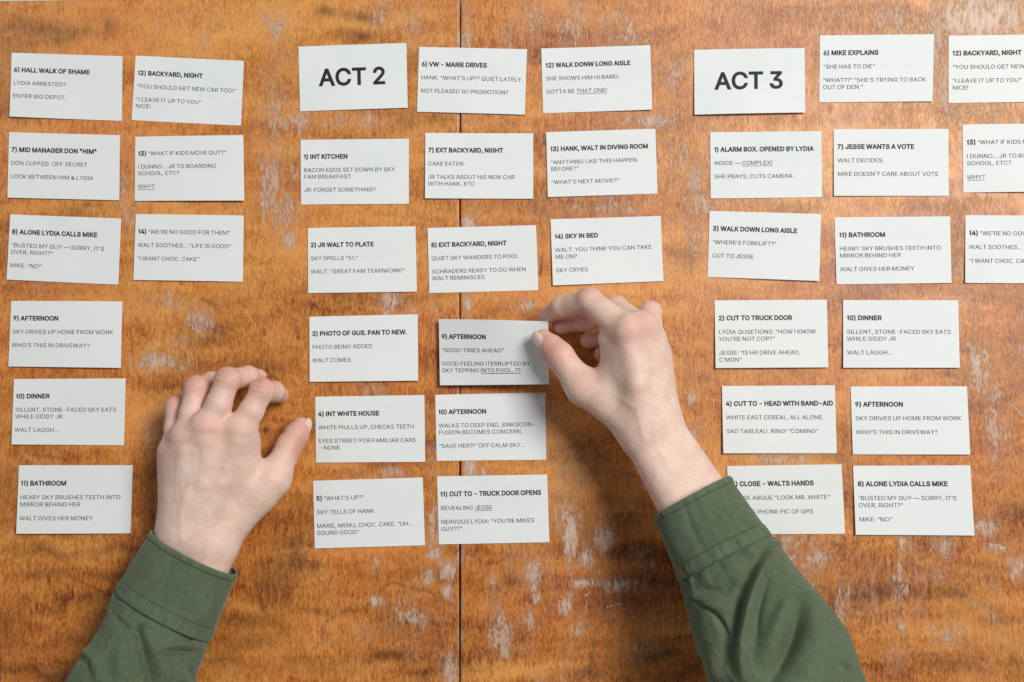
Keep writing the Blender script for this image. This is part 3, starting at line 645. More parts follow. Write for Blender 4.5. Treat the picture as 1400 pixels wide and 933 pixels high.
CARDS = [
 ('hall', [(16, 72.3), (167.5, 77), (166.5, 165.5), (13, 159.5)], 3.4, 'white card headed HALL WALK OF SHAME in the top left corner'),
 ('mid', [(12.5, 181), (164, 185), (163, 274), (10, 270.5)], 3.4, 'white card headed MID MANAGER, second down the far left column'),
 ('alone', [(14, 293.3), (165.7, 299), (161.7, 389.5), (9, 382.5)], 3.4, 'white card about a call ending NO, third down the far left column'),
 ('after', [(15.5, 411.7), (167.3, 412.3), (165, 503.3), (11.3, 501.3)], 3.4, 'white card headed AFTERNOON asking about a driveway, in the far left column'),
 ('dinner', [(19.2, 518.5), (172, 517.5), (169.5, 609), (15.5, 608)], 3.4, 'white card headed DINNER, lying left of the flat left hand'),
 ('bath', [(26, 636.3), (181.5, 636.3), (178.5, 729.5), (22, 730)], 3.4, 'white card headed BATHROOM, lowest on the left, beside the left cuff'),
 ('yard', [(185.5, 76.3), (333.5, 83.5), (329.5, 172), (180, 164.5)], 4.2, 'white tilted card headed BACKYARD, NIGHT about a new car, left of the ACT 2 card'),
 ('kids', [(185, 187.3), (332.7, 185), (334, 274.5), (184, 275)], 4.2, 'white card asking WHAT IF KIDS MOVE OUT, left of the INT KITCHEN card'),
 ('good', [(185.7, 293), (333.3, 295), (332, 385.5), (182.3, 383)], 4.2, 'white card saying NO GOOD FOR THEM, above the left hand in the second column'),
 ('act2', [(408, 64), (555.5, 59), (557.5, 147.5), (410.3, 152.5)], 4, 'white title card reading ACT 2 in large black letters'),
 ('c1', [(411, 191.5), (559, 190), (559, 279), (411.5, 280)], 4.2, 'white card headed INT KITCHEN, directly under the ACT 2 card'),
 ('c2', [(421, 312), (568, 309.7), (570, 399), (421.3, 401)], 3.5, 'white card with TO PLATE in its heading, below the INT KITCHEN card'),
 ('c3', [(423, 433.3), (571, 430), (571.8, 520.7), (423.3, 522.3)], 3.7, 'white card saying PHOTO BEING ADDED, left of the held card'),
 ('c4', [(431, 542.7), (580.3, 540.3), (581.3, 631.6), (432, 632.7)], 3.7, 'white card headed INT WHITE HOUSE, right of the left thumb'),
 ('c5', [(428, 657.6), (578, 653), (581, 745.7), (430.3, 750)], 3.7, 'white card asking WHAT\'S UP with a cake menu, lowest of its column'),
 ('d1', [(573, 64.5), (720.5, 67.5), (717.5, 157), (570, 153)], 4.2, 'white card with DRIVES in its heading, top card across the table seam'),
 ('d2', [(581.5, 182), (729, 182.5), (729, 272), (581, 271.3)], 4.0, 'white card headed EXT BACKYARD, NIGHT with cake eaten, second down the table seam'),
 ('d3', [(584.5, 312), (733, 308), (736, 397), (587, 401)], 4.2, 'white card headed EXT BACKYARD, NIGHT about wandering to the pool, above the held card'),
 ('d5', [(595, 540), (745.3, 537), (747, 628.8), (597, 630.3)], 3.7, 'white card headed AFTERNOON about a deep end, just below the held card'),
 ('d6', [(597.5, 651.5), (748, 649), (751.3, 741.5), (600, 744.5)], 3.7, 'white card headed TRUCK DOOR OPENS, lowest card across the table seam'),
 ('e1', [(740, 66.5), (889, 62), (891.7, 150), (742.5, 155)], 5.0, 'white card about a long aisle with THAT ONE underlined, left of the ACT 3 card'),
 ('e2', [(746.7, 181), (896, 176.3), (899, 265), (749, 269.7)], 5.0, 'white card with DIVING ROOM in its heading, third from left in its row'),
 ('e3', [(752.7, 300), (903.3, 295.5), (907, 384.5), (756, 390.5)], 4.6, 'white card headed SKY IN BED, just above the right hand'),
 ('act3', [(949, 68.5), (1100, 66), (1101, 154), (949.5, 157)], 4, 'white title card reading ACT 3 in large black letters'),
 ('f1', [(971, 181), (1123, 179.5), (1124, 270), (971.5, 271.5)], 5.0, 'white card headed ALARM BOX, directly under the ACT 3 card'),
 ('f2', [(970, 288.7), (1122.5, 293), (1120, 384.5), (967.7, 379)], 5.0, 'white card about a forklift and a long aisle, right of the SKY IN BED card'),
 ('f3', [(977, 411), (1130.5, 410), (1132.5, 502.5), (978.5, 503.5)], 4.6, 'white card headed CUT TO TRUCK DOOR, right of the right hand'),
 ('f4', [(987, 528), (1141.5, 527), (1144, 620), (989, 620)], 4.6, 'white card with HEAD in its heading and a cereal line, right of the right wrist'),
 ('f5', [(994, 637.5), (1150.5, 635), (1155.5, 730), (999, 731)], 4.6, 'white card about hands, partly covered by the right sleeve cuff'),
 ('g1', [(1121, 48.7), (1277, 47), (1275, 138.7), (1120, 140)], 4.6, 'white card headed EXPLAINS with SHE HAS TO DIE, right of the ACT 3 card'),
 ('g2', [(1139.7, 177), (1296.7, 176.5), (1297, 268), (1140.3, 268)], 4.6, 'white card headed WANTS A VOTE, right of the ALARM BOX card'),
 ('bath', [(1141, 297.5), (1298.7, 296), (1301, 387), (1143.7, 389)], 5.2, 'white card headed BATHROOM on the right side, below the VOTE card'),
 ('dinner', [(1152.7, 410.5), (1310, 411), (1312.3, 503), (1153, 503)], 4.6, 'white card headed DINNER on the right side, beside the TRUCK DOOR card'),
 ('after', [(1163, 528.7), (1322, 528.5), (1326.5, 621.7), (1166, 621.5)], 4.8, 'white card headed AFTERNOON at the far right, below the right-hand DINNER card'),
 ('alone', [(1166.3, 637), (1326.5, 636.5), (1332.3, 732.5), (1170, 731.5)], 4.8, 'white card about a call ending NO, lowest card on the right'),
 ('yard', [(1297, 49), (1455, 47), (1455, 139), (1297, 141)], 4.8, 'white card headed BACKYARD, NIGHT cut off by the right frame edge at top'),
 ('kids', [(1316, 170.5), (1474, 169), (1475, 262), (1317, 263.5)], 4.8, 'white card asking about kids, cut off by the right frame edge'),
 ('good', [(1320, 294.5), (1477, 295), (1477, 388), (1319.7, 387)], 4.8, 'white card saying NO GOOD, cut off at right, lowest of the cut-off cards'),
]
for key, cor, marg, lab in CARDS:
    if key.startswith('act'):
        make_card(cor, None, [], lab, title='ACT ' + key[-1])
    else:
        make_card(cor, T[key][0], T[key][1], lab, marg)

# the card held between thumb and fingers: left edge near the table, right edge lifted, top edge curling up
def held_bend(u, v, p):
    p = p.copy()
    p[..., 2] += 0.006 * np.sin(np.pi * u) * (1 - v) - 0.004 * np.sin(np.pi * u) * v
    p[..., 2] += 0.004 * np.exp(-((1 - u) / 0.16) ** 2) * np.exp(-(v / 0.3) ** 2)
    return p
make_card([(600, 436.5), (749.5, 440), (750.6, 525.6), (601.5, 527)], T['d4'][0], T['d4'][1],
          'white card headed AFTERNOON with POOL underlined, held up by the right hand', 3.2, [6, 25, 25, 6], bend=held_bend)
# ---------------------------------------------------------------- person: hands as one surface each, sleeves and cuffs
def smin(a, b, k):
    h = np.clip(0.5 + 0.5 * (b - a) / k, 0, 1)
    return b + (a - b) * h - k * h * (1 - h)

class Field:
    def __init__(s, lo, hi, vox):
        s.vox = vox
        s.lo = np.array(lo); n = np.ceil((np.array(hi) - s.lo) / vox).astype(int) + 1
        s.n = n
        s.X = (s.lo[0] + np.arange(n[0]) * vox).astype(np.float32)[:, None, None]
        s.Y = (s.lo[1] + np.arange(n[1]) * vox).astype(np.float32)[None, :, None]
        s.Z = (s.lo[2] + np.arange(n[2]) * vox).astype(np.float32)[None, None, :]
    def cone(s, a, b, r1, r2):
        a = np.asarray(a, np.float32); b = np.asarray(b, np.float32); d = b - a
        l2 = float(d @ d) + 1e-6
        t = np.clip(((s.X - a[0]) * d[0] + (s.Y - a[1]) * d[1] + (s.Z - a[2]) * d[2]) / l2, 0, 1)
        q = np.sqrt((s.X - a[0] - t * d[0]) ** 2 + (s.Y - a[1] - t * d[1]) ** 2 + (s.Z - a[2] - t * d[2]) ** 2)
        return q - (r1 + (r2 - r1) * t)
    def ball(s, c, r):
        return np.sqrt((s.X - c[0]) ** 2 + (s.Y - c[1]) ** 2 + (s.Z - c[2]) ** 2) - r

def surface_nets(f, lo, vox):
    """quads around the zero level of a sampled distance field"""
    s = f < 0
    n = np.array(f.shape)
    c = [(i, j, k) for i in (0, 1) for j in (0, 1) for k in (0, 1)]
    sl = lambda i, j, k: (slice(i, n[0] - 1 + i), slice(j, n[1] - 1 + j), slice(k, n[2] - 1 + k))
    cnt = sum(s[sl(*o)].astype(np.int8) for o in c)
    act = (cnt > 0) & (cnt < 8)
    ids = -np.ones(act.shape, np.int64); A = np.argwhere(act); ids[act] = np.arange(len(A))
    acc = np.zeros((len(A), 3)); num = np.zeros(len(A))
    vals = {o: f[A[:, 0] + o[0], A[:, 1] + o[1], A[:, 2] + o[2]] for o in c}
    for o in c:
        for ax in range(3):
            if o[ax] == 0:
                p = list(o); p[ax] = 1; p = tuple(p)
                a, b = vals[o], vals[p]
                m = (a < 0) != (b < 0)
                t = np.where(m, a / np.where(m, a - b, 1), 0)
                q = np.tile(np.array(o, float), (len(A), 1)); q[:, ax] += t
                acc[m] += q[m]; num[m] += 1
    V = (A + acc / num[:, None]) * vox + lo
    Q = []
    for ax in range(3):
        u, w = [(1, 2), (2, 0), (0, 1)][ax]
        a = [slice(None)] * 3; b = [slice(None)] * 3
        a[ax] = slice(0, n[ax] - 1); b[ax] = slice(1, n[ax])
        ch = s[tuple(a)] != s[tuple(b)]
        E = np.argwhere(ch)
        ok = (E[:, u] > 0) & (E[:, w] > 0) & (E[:, u] < n[u] - 1) & (E[:, w] < n[w] - 1)
        E = E[ok]
        ins = s[E[:, 0], E[:, 1], E[:, 2]]
        q = []
        for du, dw in ((-1, -1), (0, -1), (0, 0), (-1, 0)):
            I = E.copy(); I[:, u] += du; I[:, w] += dw
            q.append(ids[I[:, 0], I[:, 1], I[:, 2]])
        q = np.stack(q, -1)
        q[~ins] = q[~ins][:, ::-1]
        Q.append(q)
    return V, np.concatenate(Q)

def J(px, py, z):
    return P(px, py, z) * 1000.0          # millimetres

def unit(v):
    return v / (np.linalg.norm(v) + 1e-9)

def build_hand(label, parent, palm, fingers, kf, tendons, veins, reds, webs, box_pad=6, vox=0.82, zmin=0.4, dors=None):
    """palm: list of (a, b, ra, rb); fingers: dict name -> list of joints (pos, r)"""
    pts = [q[0] for q in palm] + [q[1] for q in palm] + [j for f in fingers.values() for j in [q[0] for q in f]]
    pts = np.array(pts)
    F = Field(pts.min(0) - 22, pts.max(0) + 22, vox)
    body = None
    for a, b, r1, r2 in palm:
        d = F.cone(a, b, r1, r2)
        body = d if body is None else smin(body, d, 13.0)
    for a, b, r1, r2, k in webs:
        body = smin(body, F.cone(a, b, r1, r2), k)
    total = body
    fs = []
    for name, ch in fingers.items():
        f = None
        for (a, ra, *_), (b, rb, *_) in zip(ch[:-1], ch[1:]):
            d = F.cone(a, b, ra * 0.985, rb * 0.985)
            f = d if f is None else smin(f, d, 3.0)
        # soft pads under the phalanges, bony joints on the back
        for i in range(1, len(ch) - 1):
            if len(ch[i]) > 2: continue
            p0, p1, p2 = ch[i - 1][0], ch[i][0], ch[i + 1][0]
            dn = p1 - (p0 + p2) / 2
            if np.linalg.norm(dn) > 1.0:
                f = smin(f, F.ball(p1 + unit(dn) * ch[i][1] * 0.20, ch[i][1] * 0.81), 5.0)
        fs.append(smin(body, f, kf.get(name, 4.5)))
    for f in fs:
        total = smin(total, f, 0.7)
    for line, r, k in tendons:
        for a, b in zip(line[:-1], line[1:]):
            total = smin(total, F.cone(a, b, r, r), k)
    V, Q = surface_nets(total, F.lo, vox)
    # light relaxation
    V0 = V
    for _ in range(2):
        acc = np.zeros_like(V); num = np.zeros(len(V))
        for i in range(4):
            a, b = Q[:, i], Q[:, (i + 1) % 4]
            np.add.at(acc, a, V[b]); np.add.at(num, a, 1); np.add.at(acc, b, V[a]); np.add.at(num, b, 1)
        V = 0.5 * V + 0.5 * acc / num[:, None]
    nrm = np.zeros_like(V)
    fn = np.cross(V[Q[:, 2]] - V[Q[:, 0]], V[Q[:, 3]] - V[Q[:, 1]])
    for i in range(4): np.add.at(nrm, Q[:, i], fn)
    nrm /= np.linalg.norm(nrm, axis=1)[:, None] + 1e-9
    red = np.zeros(len(V)); disp = np.zeros(len(V)); crease_shade = np.zeros(len(V)); vein = np.zeros(len(V))
    for name, ch in fingers.items():
        for i in range(1, len(ch) - 1):
            if len(ch[i]) > 2: continue
            p0, p1, p2 = ch[i - 1][0], ch[i][0], ch[i + 1][0]
            dn = unit(p1 - (p0 + p2) / 2)
            if dors and name in dors: dn = unit(dors[name] - unit(p2 - p0) * (dors[name] @ unit(p2 - p0)))
            ax = unit(p2 - p0)
            r = ch[i][1]
            q = V - p1
            t = q @ ax
            g = np.exp(-((np.linalg.norm(q - dn * r, axis=1)) / (r * 0.85)) ** 2)
            amp = 0.70 if i < len(ch) - 2 else 0.36
            if name == 'thumb': amp = 0.42; g = g ** 2.2
            wob = 0.7 * np.sin((q @ np.cross(ax, dn)) * 0.55 + i)
            crease_shade += min(1.0, amp * 1.4) * g * (0.5 + 0.5 * np.cos(2 * np.pi * (t + wob) / 3.0)) ** 3
            disp += -amp * g * (0.5 + 0.5 * np.cos(2 * np.pi * (t + wob) / 3.0)) ** 2
            red += (0.75 if i < len(ch) - 2 else 0.4) * np.exp(-((np.linalg.norm(q - dn * r, axis=1)) / (r * 1.1)) ** 2)
            # flexion creases on the palm side
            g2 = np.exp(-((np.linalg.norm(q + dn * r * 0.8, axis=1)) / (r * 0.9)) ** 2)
            crease_shade += 0.5 * g2 * np.exp(-((q @ ax) / 0.8) ** 2)
            disp += -0.5 * g2 * np.exp(-((q @ ax) / 0.8) ** 2)
        tip, r = ch[-1][:2]
        for (a, *_), (b, *_) in zip(ch[1:-1], ch[2:]):
            ab = b - a; t = np.clip(((V - a) @ ab) / (ab @ ab), 0, 1)
            red += 0.16 * np.exp(-(np.linalg.norm(V - a - t[:, None] * ab, axis=1) / 13.0) ** 4)
        red += (0.62 if name == 'thumb' else 0.42) * np.exp(-(np.linalg.norm(V - tip, axis=1) / (r * 1.7)) ** 2)
    for c, r, s in reds:
        red += s * np.exp(-(np.linalg.norm(V - c, axis=1) / r) ** 2)
    for line, w, h in veins:
        d = np.full(len(V), 1e9)
        for a, b in zip(line[:-1], line[1:]):
            ab = b - a; t = np.clip(((V - a) @ ab) / (ab @ ab), 0, 1)
            d = np.minimum(d, np.linalg.norm((V - a - t[:, None] * ab)[:, :2], axis=1))
        m = np.exp(-(d / w) ** 2) * (nrm[:, 2] > 0.2)
        disp += h * m; vein += 0.18 * m
    V = V + nrm * disp[:, None]
    V[:, 2] = np.maximum(V[:, 2], zmin)
    o = mesh_obj('hand', V * MM, Q, M_SKIN, parent)
    attr(o, 'red', np.clip(red, 0, 1)); attr(o, 'vein', np.clip(vein, 0, 1)); attr(o, 'crease_shade', np.clip(crease_shade, 0, 1))
    o['label'] = label
    return o

def nail(parent, p2, tip, r2, r3, dors, width=0.80, length=0.62, start=0.42, lift=0.25):
    """a thin curved fingernail lying on the back of the last phalanx"""
    ax = unit(tip - p2); n = unit(dors - ax * (dors @ ax)); b = np.cross(ax, n)
    L = np.linalg.norm(tip - p2) + r3
    nu, nv = 14, 14
    V = []; tw = []
    for j in range(nv + 1):
        v = j / nv
        s = start * L + v * length * L * 0.93
        h = np.clip(s / np.linalg.norm(tip - p2), 0, 1)
        r = r2 + (r3 - r2) * h
        over = max(0.0, s - np.linalg.norm(tip - p2))
        rr = math.sqrt(max(r * r - (over * 0.75) ** 2, 0.2 * r * r))
        wv = math.sqrt(max(0.0, 1 - max(0, (0.28 - v) / 0.28) ** 2 * 0.55)) * math.sqrt(max(0.0, 1 - max(0, (v - 0.72) / 0.28) ** 2 * 0.5))
        for i in range(nu + 1):
            a = (i / nu * 2 - 1) * width * wv
            q = p2 + ax * s + (n * math.cos(a) + b * math.sin(a)) * (rr + lift - 0.5 * (abs(i / nu * 2 - 1) ** 4) - 0.35 * max(0, 0.12 - v) / 0.12)
            V.append(q * MM); tw.append(v)
    Q = [(j * (nu + 1) + i, j * (nu + 1) + i + 1, (j + 1) * (nu + 1) + i + 1, (j + 1) * (nu + 1) + i) for j in range(nv) for i in range(nu)]
    o = mesh_obj('fingernail', V, np.array(Q), M_NAIL, parent)
    sd = o.modifiers.new('thickness', 'SOLIDIFY'); sd.thickness = 0.0006; sd.offset = -1.0
    attr(o, 'tipward', tw)
    return o

person = bpy.data.objects.new('person', None); COL.objects.link(person)
person.location = (0, 0, 0)
tag(person, 'person in a green long-sleeved shirt reaching over the table, right hand holding a card', 'person')

# ---- left hand, resting on bent fingers
W1, W2 = J(247, 736, 34), J(289, 755, 33)
E1, E2 = J(196, 838, 34), J(246, 862, 33)
LM = {'index': J(328, 590, 50), 'middle': J(283, 586, 54), 'ring': J(254, 600, 49), 'pinky': J(238, 620, 39)}
palm = [(E1, W1, 21, 18), (E2, W2, 21, 18),
        (J(276, 733, 35), LM['index'], 17, 12.2), (J(266, 728, 36), LM['middle'], 17, 12.2),
        (J(255, 726, 35), LM['ring'], 17, 11.6), (J(250, 722, 34), LM['pinky'], 15, 11.0),
        (J(252, 700, 26), J(243, 640, 28), 13, 12),
        (J(300, 735, 30), J(374, 655, 31), 15, 12.5)]
webs = [(J(355, 672, 32), J(326, 640, 38), 10, 10, 14), (J(337, 604, 42), J(336, 634, 38), 10.5, 10.5, 8)]
fing = {'index': [(LM['index'], 11.4), (J(343, 563, 51.5), 9.6, 0), (J(358, 535, 50), 9.2), (J(374, 536, 28), 7.9), (J(384, 541, 12), 6.5)],
        'middle': [(LM['middle'], 11.2), (J(299, 553, 55.5), 10.1, 0), (J(311, 520, 54), 9.4), (J(338, 515, 30), 7.8), (J(353, 516, 12), 6.5)],
        'ring': [(LM['ring'], 10.2), (J(261, 565, 49.5), 8.8, 0), (J(268, 530.5, 46), 8.7), (J(289, 523, 28), 7.6), (J(303, 526, 11), 6.5)],
        'pinky': [(LM['pinky'], 9.8), (J(239, 586, 38), 8.0, 0), (J(240, 557, 33), 7.8), (J(255, 549, 19), 6.8), (J(268, 550, 9), 5.8)],
        'thumb': [(J(374, 655, 31), 12.2), (J(394, 612, 22), 10.2), (J(411, 584, 14), 8.3)]}
fing['thumb'].insert(2, (J(404, 596, 18.5), 9.6))
zt = lambda x, y, z: J(x, y, z)
tend = [([zt(272, 715, 47), zt(279, 660, 56), zt(282, 606, 62.5)], 2.4, 8), ([zt(284, 715, 47), zt(302, 660, 54), zt(325, 606, 58.5)], 2.2, 8),
        ([zt(248, 720, 47), zt(256, 670, 54), zt(254, 618, 59)], 2.2, 8)]
knuck = [(LM['index'] + np.array([0, 2, 3.2]), 9.6), (LM['middle'] + np.array([0, 2, 3.2]), 9.2), (LM['ring'] + np.array([0, 2, 2.8]), 8.7), (LM['pinky'] + np.array([0, 2, 2.4]), 8.4)]
veins = [([zt(252, 735, 52), zt(249, 700, 55), zt(259, 668, 58), zt(266, 640, 60), zt(267, 618, 62)], 3.0, 0.6), ([zt(262, 660, 58), zt(275, 648, 60), zt(290, 636, 61), zt(301, 616, 62)], 2.4, 0.5),
         ([zt(244, 680, 50), zt(242, 655, 54), zt(246, 634, 54)], 2.6, 0.4), ([zt(330, 690, 48), zt(318, 668, 50), zt(309, 640, 58)], 2.4, 0.4)]
reds = [(LM['index'] + np.array([0, 2, 12.0]), 14, 0.5), (LM['middle'] + np.array([0, 2, 12.0]), 13, 0.5), (LM['ring'] + np.array([0, 2, 11.0]), 12, 0.4), (LM['pinky'] + np.array([-3, 2, 9.0]), 11, 0.45),
        (J(225, 640, 35), 16, 0.3), (J(390, 655, 34), 12, 0.25)]
webs += [(c, c + np.array([0, -4.0, -0.8]), r - 0.3, r - 1.2, 10.0) for c, r in knuck]
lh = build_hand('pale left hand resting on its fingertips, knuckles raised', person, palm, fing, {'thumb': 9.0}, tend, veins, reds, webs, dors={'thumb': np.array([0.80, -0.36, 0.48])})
def flex_nail(h, f, **k):
    p1, p2, p3 = f[-3][0], f[-2][0], f[-1][0]
    d = (p2 - (p1 + p3) / 2)
    nail(h, p2, p3, f[-2][1], f[-1][1], d, **k)
flex_nail(lh, fing['index']); flex_nail(lh, fing['middle'])
t = fing['thumb']
nail(lh, t[2][0], t[3][0], t[2][1], t[3][1], np.array([0.80, -0.36, 0.48]), width=0.85, start=0.22, length=0.84)

# ---- right hand, pinching the card
Wr, Wu = J(879, 602, 62), J(906, 582, 58)
Er, Eu = J(951, 728, 74), J(984, 707, 70)
RM = {'index': J(858, 455, 74), 'middle': J(879, 450, 68), 'ring': J(890, 464, 57), 'pinky': J(897, 486, 46)}
palm = [(Er, Wr, 18, 14.0), (Eu, Wu, 18, 14.0),
        (J(879, 585, 62), RM['index'], 14.5, 12.0), (J(888, 577, 60), RM['middle'], 14.5, 11.6),
        (J(893, 570, 58), RM['ring'], 14, 10.8), (J(900, 572, 54), RM['pinky'], 13, 11.0),
        (J(877, 592, 60), J(799, 530, 50), 12.5, 12.6)]
webs = [(J(828, 530, 54), J(850, 490, 62), 11, 12, 14), (J(838, 462, 62), J(850, 500, 54), 11, 12, 8)]
fing = {'index': [(RM['index'], 12.2), (J(806, 411, 60), 9.4), (J(768, 420, 39), 8.0), (J(745, 434.5, 21), 6.4)],
        'middle': [(RM['middle'], 11.4), (J(842, 422, 40), 9.2), (J(800, 438, 28), 8.0), (J(766, 446, 18), 6.8)],
        'ring': [(RM['ring'], 10.4), (J(889, 428, 28), 8.8), (J(848, 452, 18), 7.8), (J(804, 466, 12), 6.8)],
        'pinky': [(RM['pinky'], 10.2), (J(884, 470, 20), 7.8), (J(850, 477, 14), 7.0), (J(822, 484, 11), 6.4)],
        'thumb': [(J(797, 530, 50), 12.6), (J(766, 488, 44), 11.0), (J(754.5, 475.5, 40), 9.8), (J(743, 464, 36.5), 8.0)]}
tend = [([J(880, 580, 73), J(871, 525, 78.5), J(862, 480, 82)], 2.2, 10)]
webs += [(RM['index'] + np.array([0, 1, 4.0]), RM['index'] + np.array([0, 3, 4.0]), 11, 11, 5.0), (RM['middle'] + np.array([0, 1, 3.5]), RM['middle'] + np.array([0, 3, 3.5]), 10, 10, 5.0)]
veins = [([J(880, 600, 80), J(870, 560, 80), J(840, 540, 75)], 2.2, 0.35), ([J(915, 640, 80), J(895, 600, 80), J(890, 540, 80), J(885, 480, 80)], 2.2, 0.3)]
reds = [(RM['index'] + np.array([0, 2, 12.0]), 17, 0.5), (RM['middle'] + np.array([2, 2, 11.0]), 12, 0.4), (J(792, 528, 62), 14, 0.25), (J(905, 470, 55), 12, 0.35), (J(820, 560, 60), 16, 0.2)]
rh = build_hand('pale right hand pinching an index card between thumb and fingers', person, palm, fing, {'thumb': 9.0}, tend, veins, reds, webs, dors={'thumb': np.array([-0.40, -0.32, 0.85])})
t = fing['thumb']
nail(rh, t[2][0], t[3][0], t[2][1], t[3][1], np.array([-0.50, -0.42, 0.75]), width=0.85, start=0.20, length=0.86)
# ---- sleeves: a tube per cuff and per sleeve, folds set along lines
def tube(stations, nu, nv):
    """stations: (px, py, z mm, half-width mm, half-height mm, ang) -> grid of points; ang = photo angle (deg) of the ring line"""
    st = np.array([list(J(s[0], s[1], s[2])) + [s[3], s[4], s[5]] for s in stations], float)
    k = np.arange(len(st)); tt = np.linspace(0, len(st) - 1, nv)
    def interp(col):   # smooth (Catmull-Rom)
        y = st[:, col]; i = np.clip(tt.astype(int), 0, len(st) - 2); f = tt - i
        p0, p1, p2, p3 = y[np.maximum(i - 1, 0)], y[i], y[i + 1], y[np.minimum(i + 2, len(st) - 1)]
        return 0.5 * (2 * p1 + (p2 - p0) * f + (2 * p0 - 5 * p1 + 4 * p2 - p3) * f ** 2 + (3 * p1 - p0 - 3 * p2 + p3) * f ** 3)
    C = np.stack([interp(0), interp(1), interp(2)], -1)
    w, h, a = interp(3), interp(4), np.radians(interp(5))
    T = np.gradient(C, axis=0); T /= np.linalg.norm(T, axis=1)[:, None]
    S = np.stack([np.cos(a), -np.sin(a), np.zeros_like(a)], -1)     # photo angle, y down
    U = np.cross(S, T); U *= np.sign(U[:, 2])[:, None]; U /= np.linalg.norm(U, axis=1)[:, None]
    th = np.linspace(0, 2 * np.pi, nu, endpoint=False)
    e = 0.92
    cx = np.sign(np.cos(th)) * np.abs(np.cos(th)) ** e; sx = np.sign(np.sin(th)) * np.abs(np.sin(th)) ** e
    G = C[:, None, :] + cx[None, :, None] * w[:, None, None] * S[:, None, :] + sx[None, :, None] * h[:, None, None] * U[:, None, :]
    return G, th

def grid_normals(G):
    du = np.roll(G, -1, 1) - np.roll(G, 1, 1); dv = np.gradient(G, axis=0)
    N = np.cross(du, dv); N /= np.linalg.norm(N, axis=2)[..., None] + 1e-9
    c = G.mean(1, keepdims=True)
    if np.mean(np.sum(N * (G - c), -1)) < 0: N = -N
    return N

def smooth_noise(shape, cell, seed):
    rs = np.random.RandomState(seed)
    a = rs.randn(shape[0] // cell[0] + 4, shape[1] // cell[1] + 4)
    a[:, -4:] = a[:, :4]
    y = np.linspace(1, a.shape[0] - 3, shape[0]); x = np.linspace(0, a.shape[1] - 4, shape[1], endpoint=False)
    i = y.astype(int); j = x.astype(int); fy = (y - i)[:, None]; fx = (x - j)[None, :]
    fy = fy * fy * (3 - 2 * fy); fx = fx * fx * (3 - 2 * fx)
    return (a[i][:, j] * (1 - fy) * (1 - fx) + a[i + 1][:, j] * fy * (1 - fx) + a[i][:, j + 1] * (1 - fy) * fx + a[i + 1][:, j + 1] * fy * fx)

def smooth_line(pts, n=10):
    p = np.array(pts, float)
    if len(p) < 3: p = np.array([p[0] + (p[-1] - p[0]) * t for t in np.linspace(0, 1, 4)])
    out = []
    for i in range(len(p) - 1):
        p0, p1, p2, p3 = p[max(i - 1, 0)], p[i], p[i + 1], p[min(i + 2, len(p) - 1)]
        for f in np.arange(n) / n:
            out.append(0.5 * (2 * p1 + (p2 - p0) * f + (2 * p0 - 5 * p1 + 4 * p2 - p3) * f ** 2 + (3 * p1 - p0 - 3 * p2 + p3) * f ** 3))
    return np.array(out + [p[-1]])

def fold_height(G, N, folds):
    px, py = to_px(G * MM)
    hgt = np.zeros(px.shape)
    up = np.clip(N[..., 2] * 2.0 + 0.4, 0, 1)
    for pts, wdt, amp in folds:
        L = smooth_line(pts, 6)
        d = np.full(px.shape, 1e9); tt = np.zeros(px.shape)
        for i in range(len(L) - 1):
            dx, dy = L[i + 1] - L[i]
            t = np.clip(((px - L[i][0]) * dx + (py - L[i][1]) * dy) / (dx * dx + dy * dy + 1e-9), 0, 1)
            q = np.hypot(px - L[i][0] - t * dx, py - L[i][1] - t * dy)
            m = q < d
            d = np.where(m, q, d); tt = np.where(m, (i + t) / (len(L) - 1), tt)
        env = np.clip(np.sin(np.pi * (0.08 + 0.84 * tt)), 0, 1) ** 0.8
        w = wdt * (0.75 + 0.5 * tt)
        hgt += amp * env * np.exp(-(d / w) ** 2)
    return hgt * up

def cloth_obj(name, G, parent, wall, stitch=None, rub=None, scale=0.001):
    nv, nu = G.shape[:2]
    N = grid_normals(G)
    inner = (G - N * wall)[::-1]
    full = np.concatenate([G, inner])             # outer skin, then inner skin back to the start
    R = full.shape[0]
    idx = np.arange(R * nu).reshape(R, nu)
    r1, r2 = idx, np.roll(idx, -1, 0)
    q = np.stack([r1, np.roll(r1, -1, 1), np.roll(r2, -1, 1), r2], -1).reshape(-1, 4)
    V = full.reshape(-1, 3) * scale
    # orient outward
    f0 = q[nu * (nv // 2)]
    nn = np.cross(V[f0[1]] - V[f0[0]], V[f0[2]] - V[f0[0]])
    if nn @ (V[f0[0]] - V[idx[nv // 2]].mean(0)) < 0: q = q[:, ::-1]
    o = mesh_obj(name, V, np.ascontiguousarray(q), M_CLOTH, parent)
    circ = np.concatenate([np.zeros((R, 1)), np.cumsum(np.linalg.norm(np.diff(full, axis=1), axis=2), axis=1)], 1) * scale
    lenv = np.concatenate([[0], np.cumsum(np.linalg.norm(np.diff(full.mean(1), axis=0), axis=1))])[:, None] * scale * np.ones((1, nu))
    a = o.data.attributes.new('weave', 'FLOAT_VECTOR', 'POINT')
    a.data.foreach_set('vector', np.stack([circ, lenv, 0 * circ], -1).astype(np.float32).ravel())
    z = np.zeros((nv, nu))
    for nm, ar in (('stitch', stitch), ('rub', rub)):
        ar = z if ar is None else ar
        attr(o, nm, np.concatenate([ar, z]).ravel())
    return o

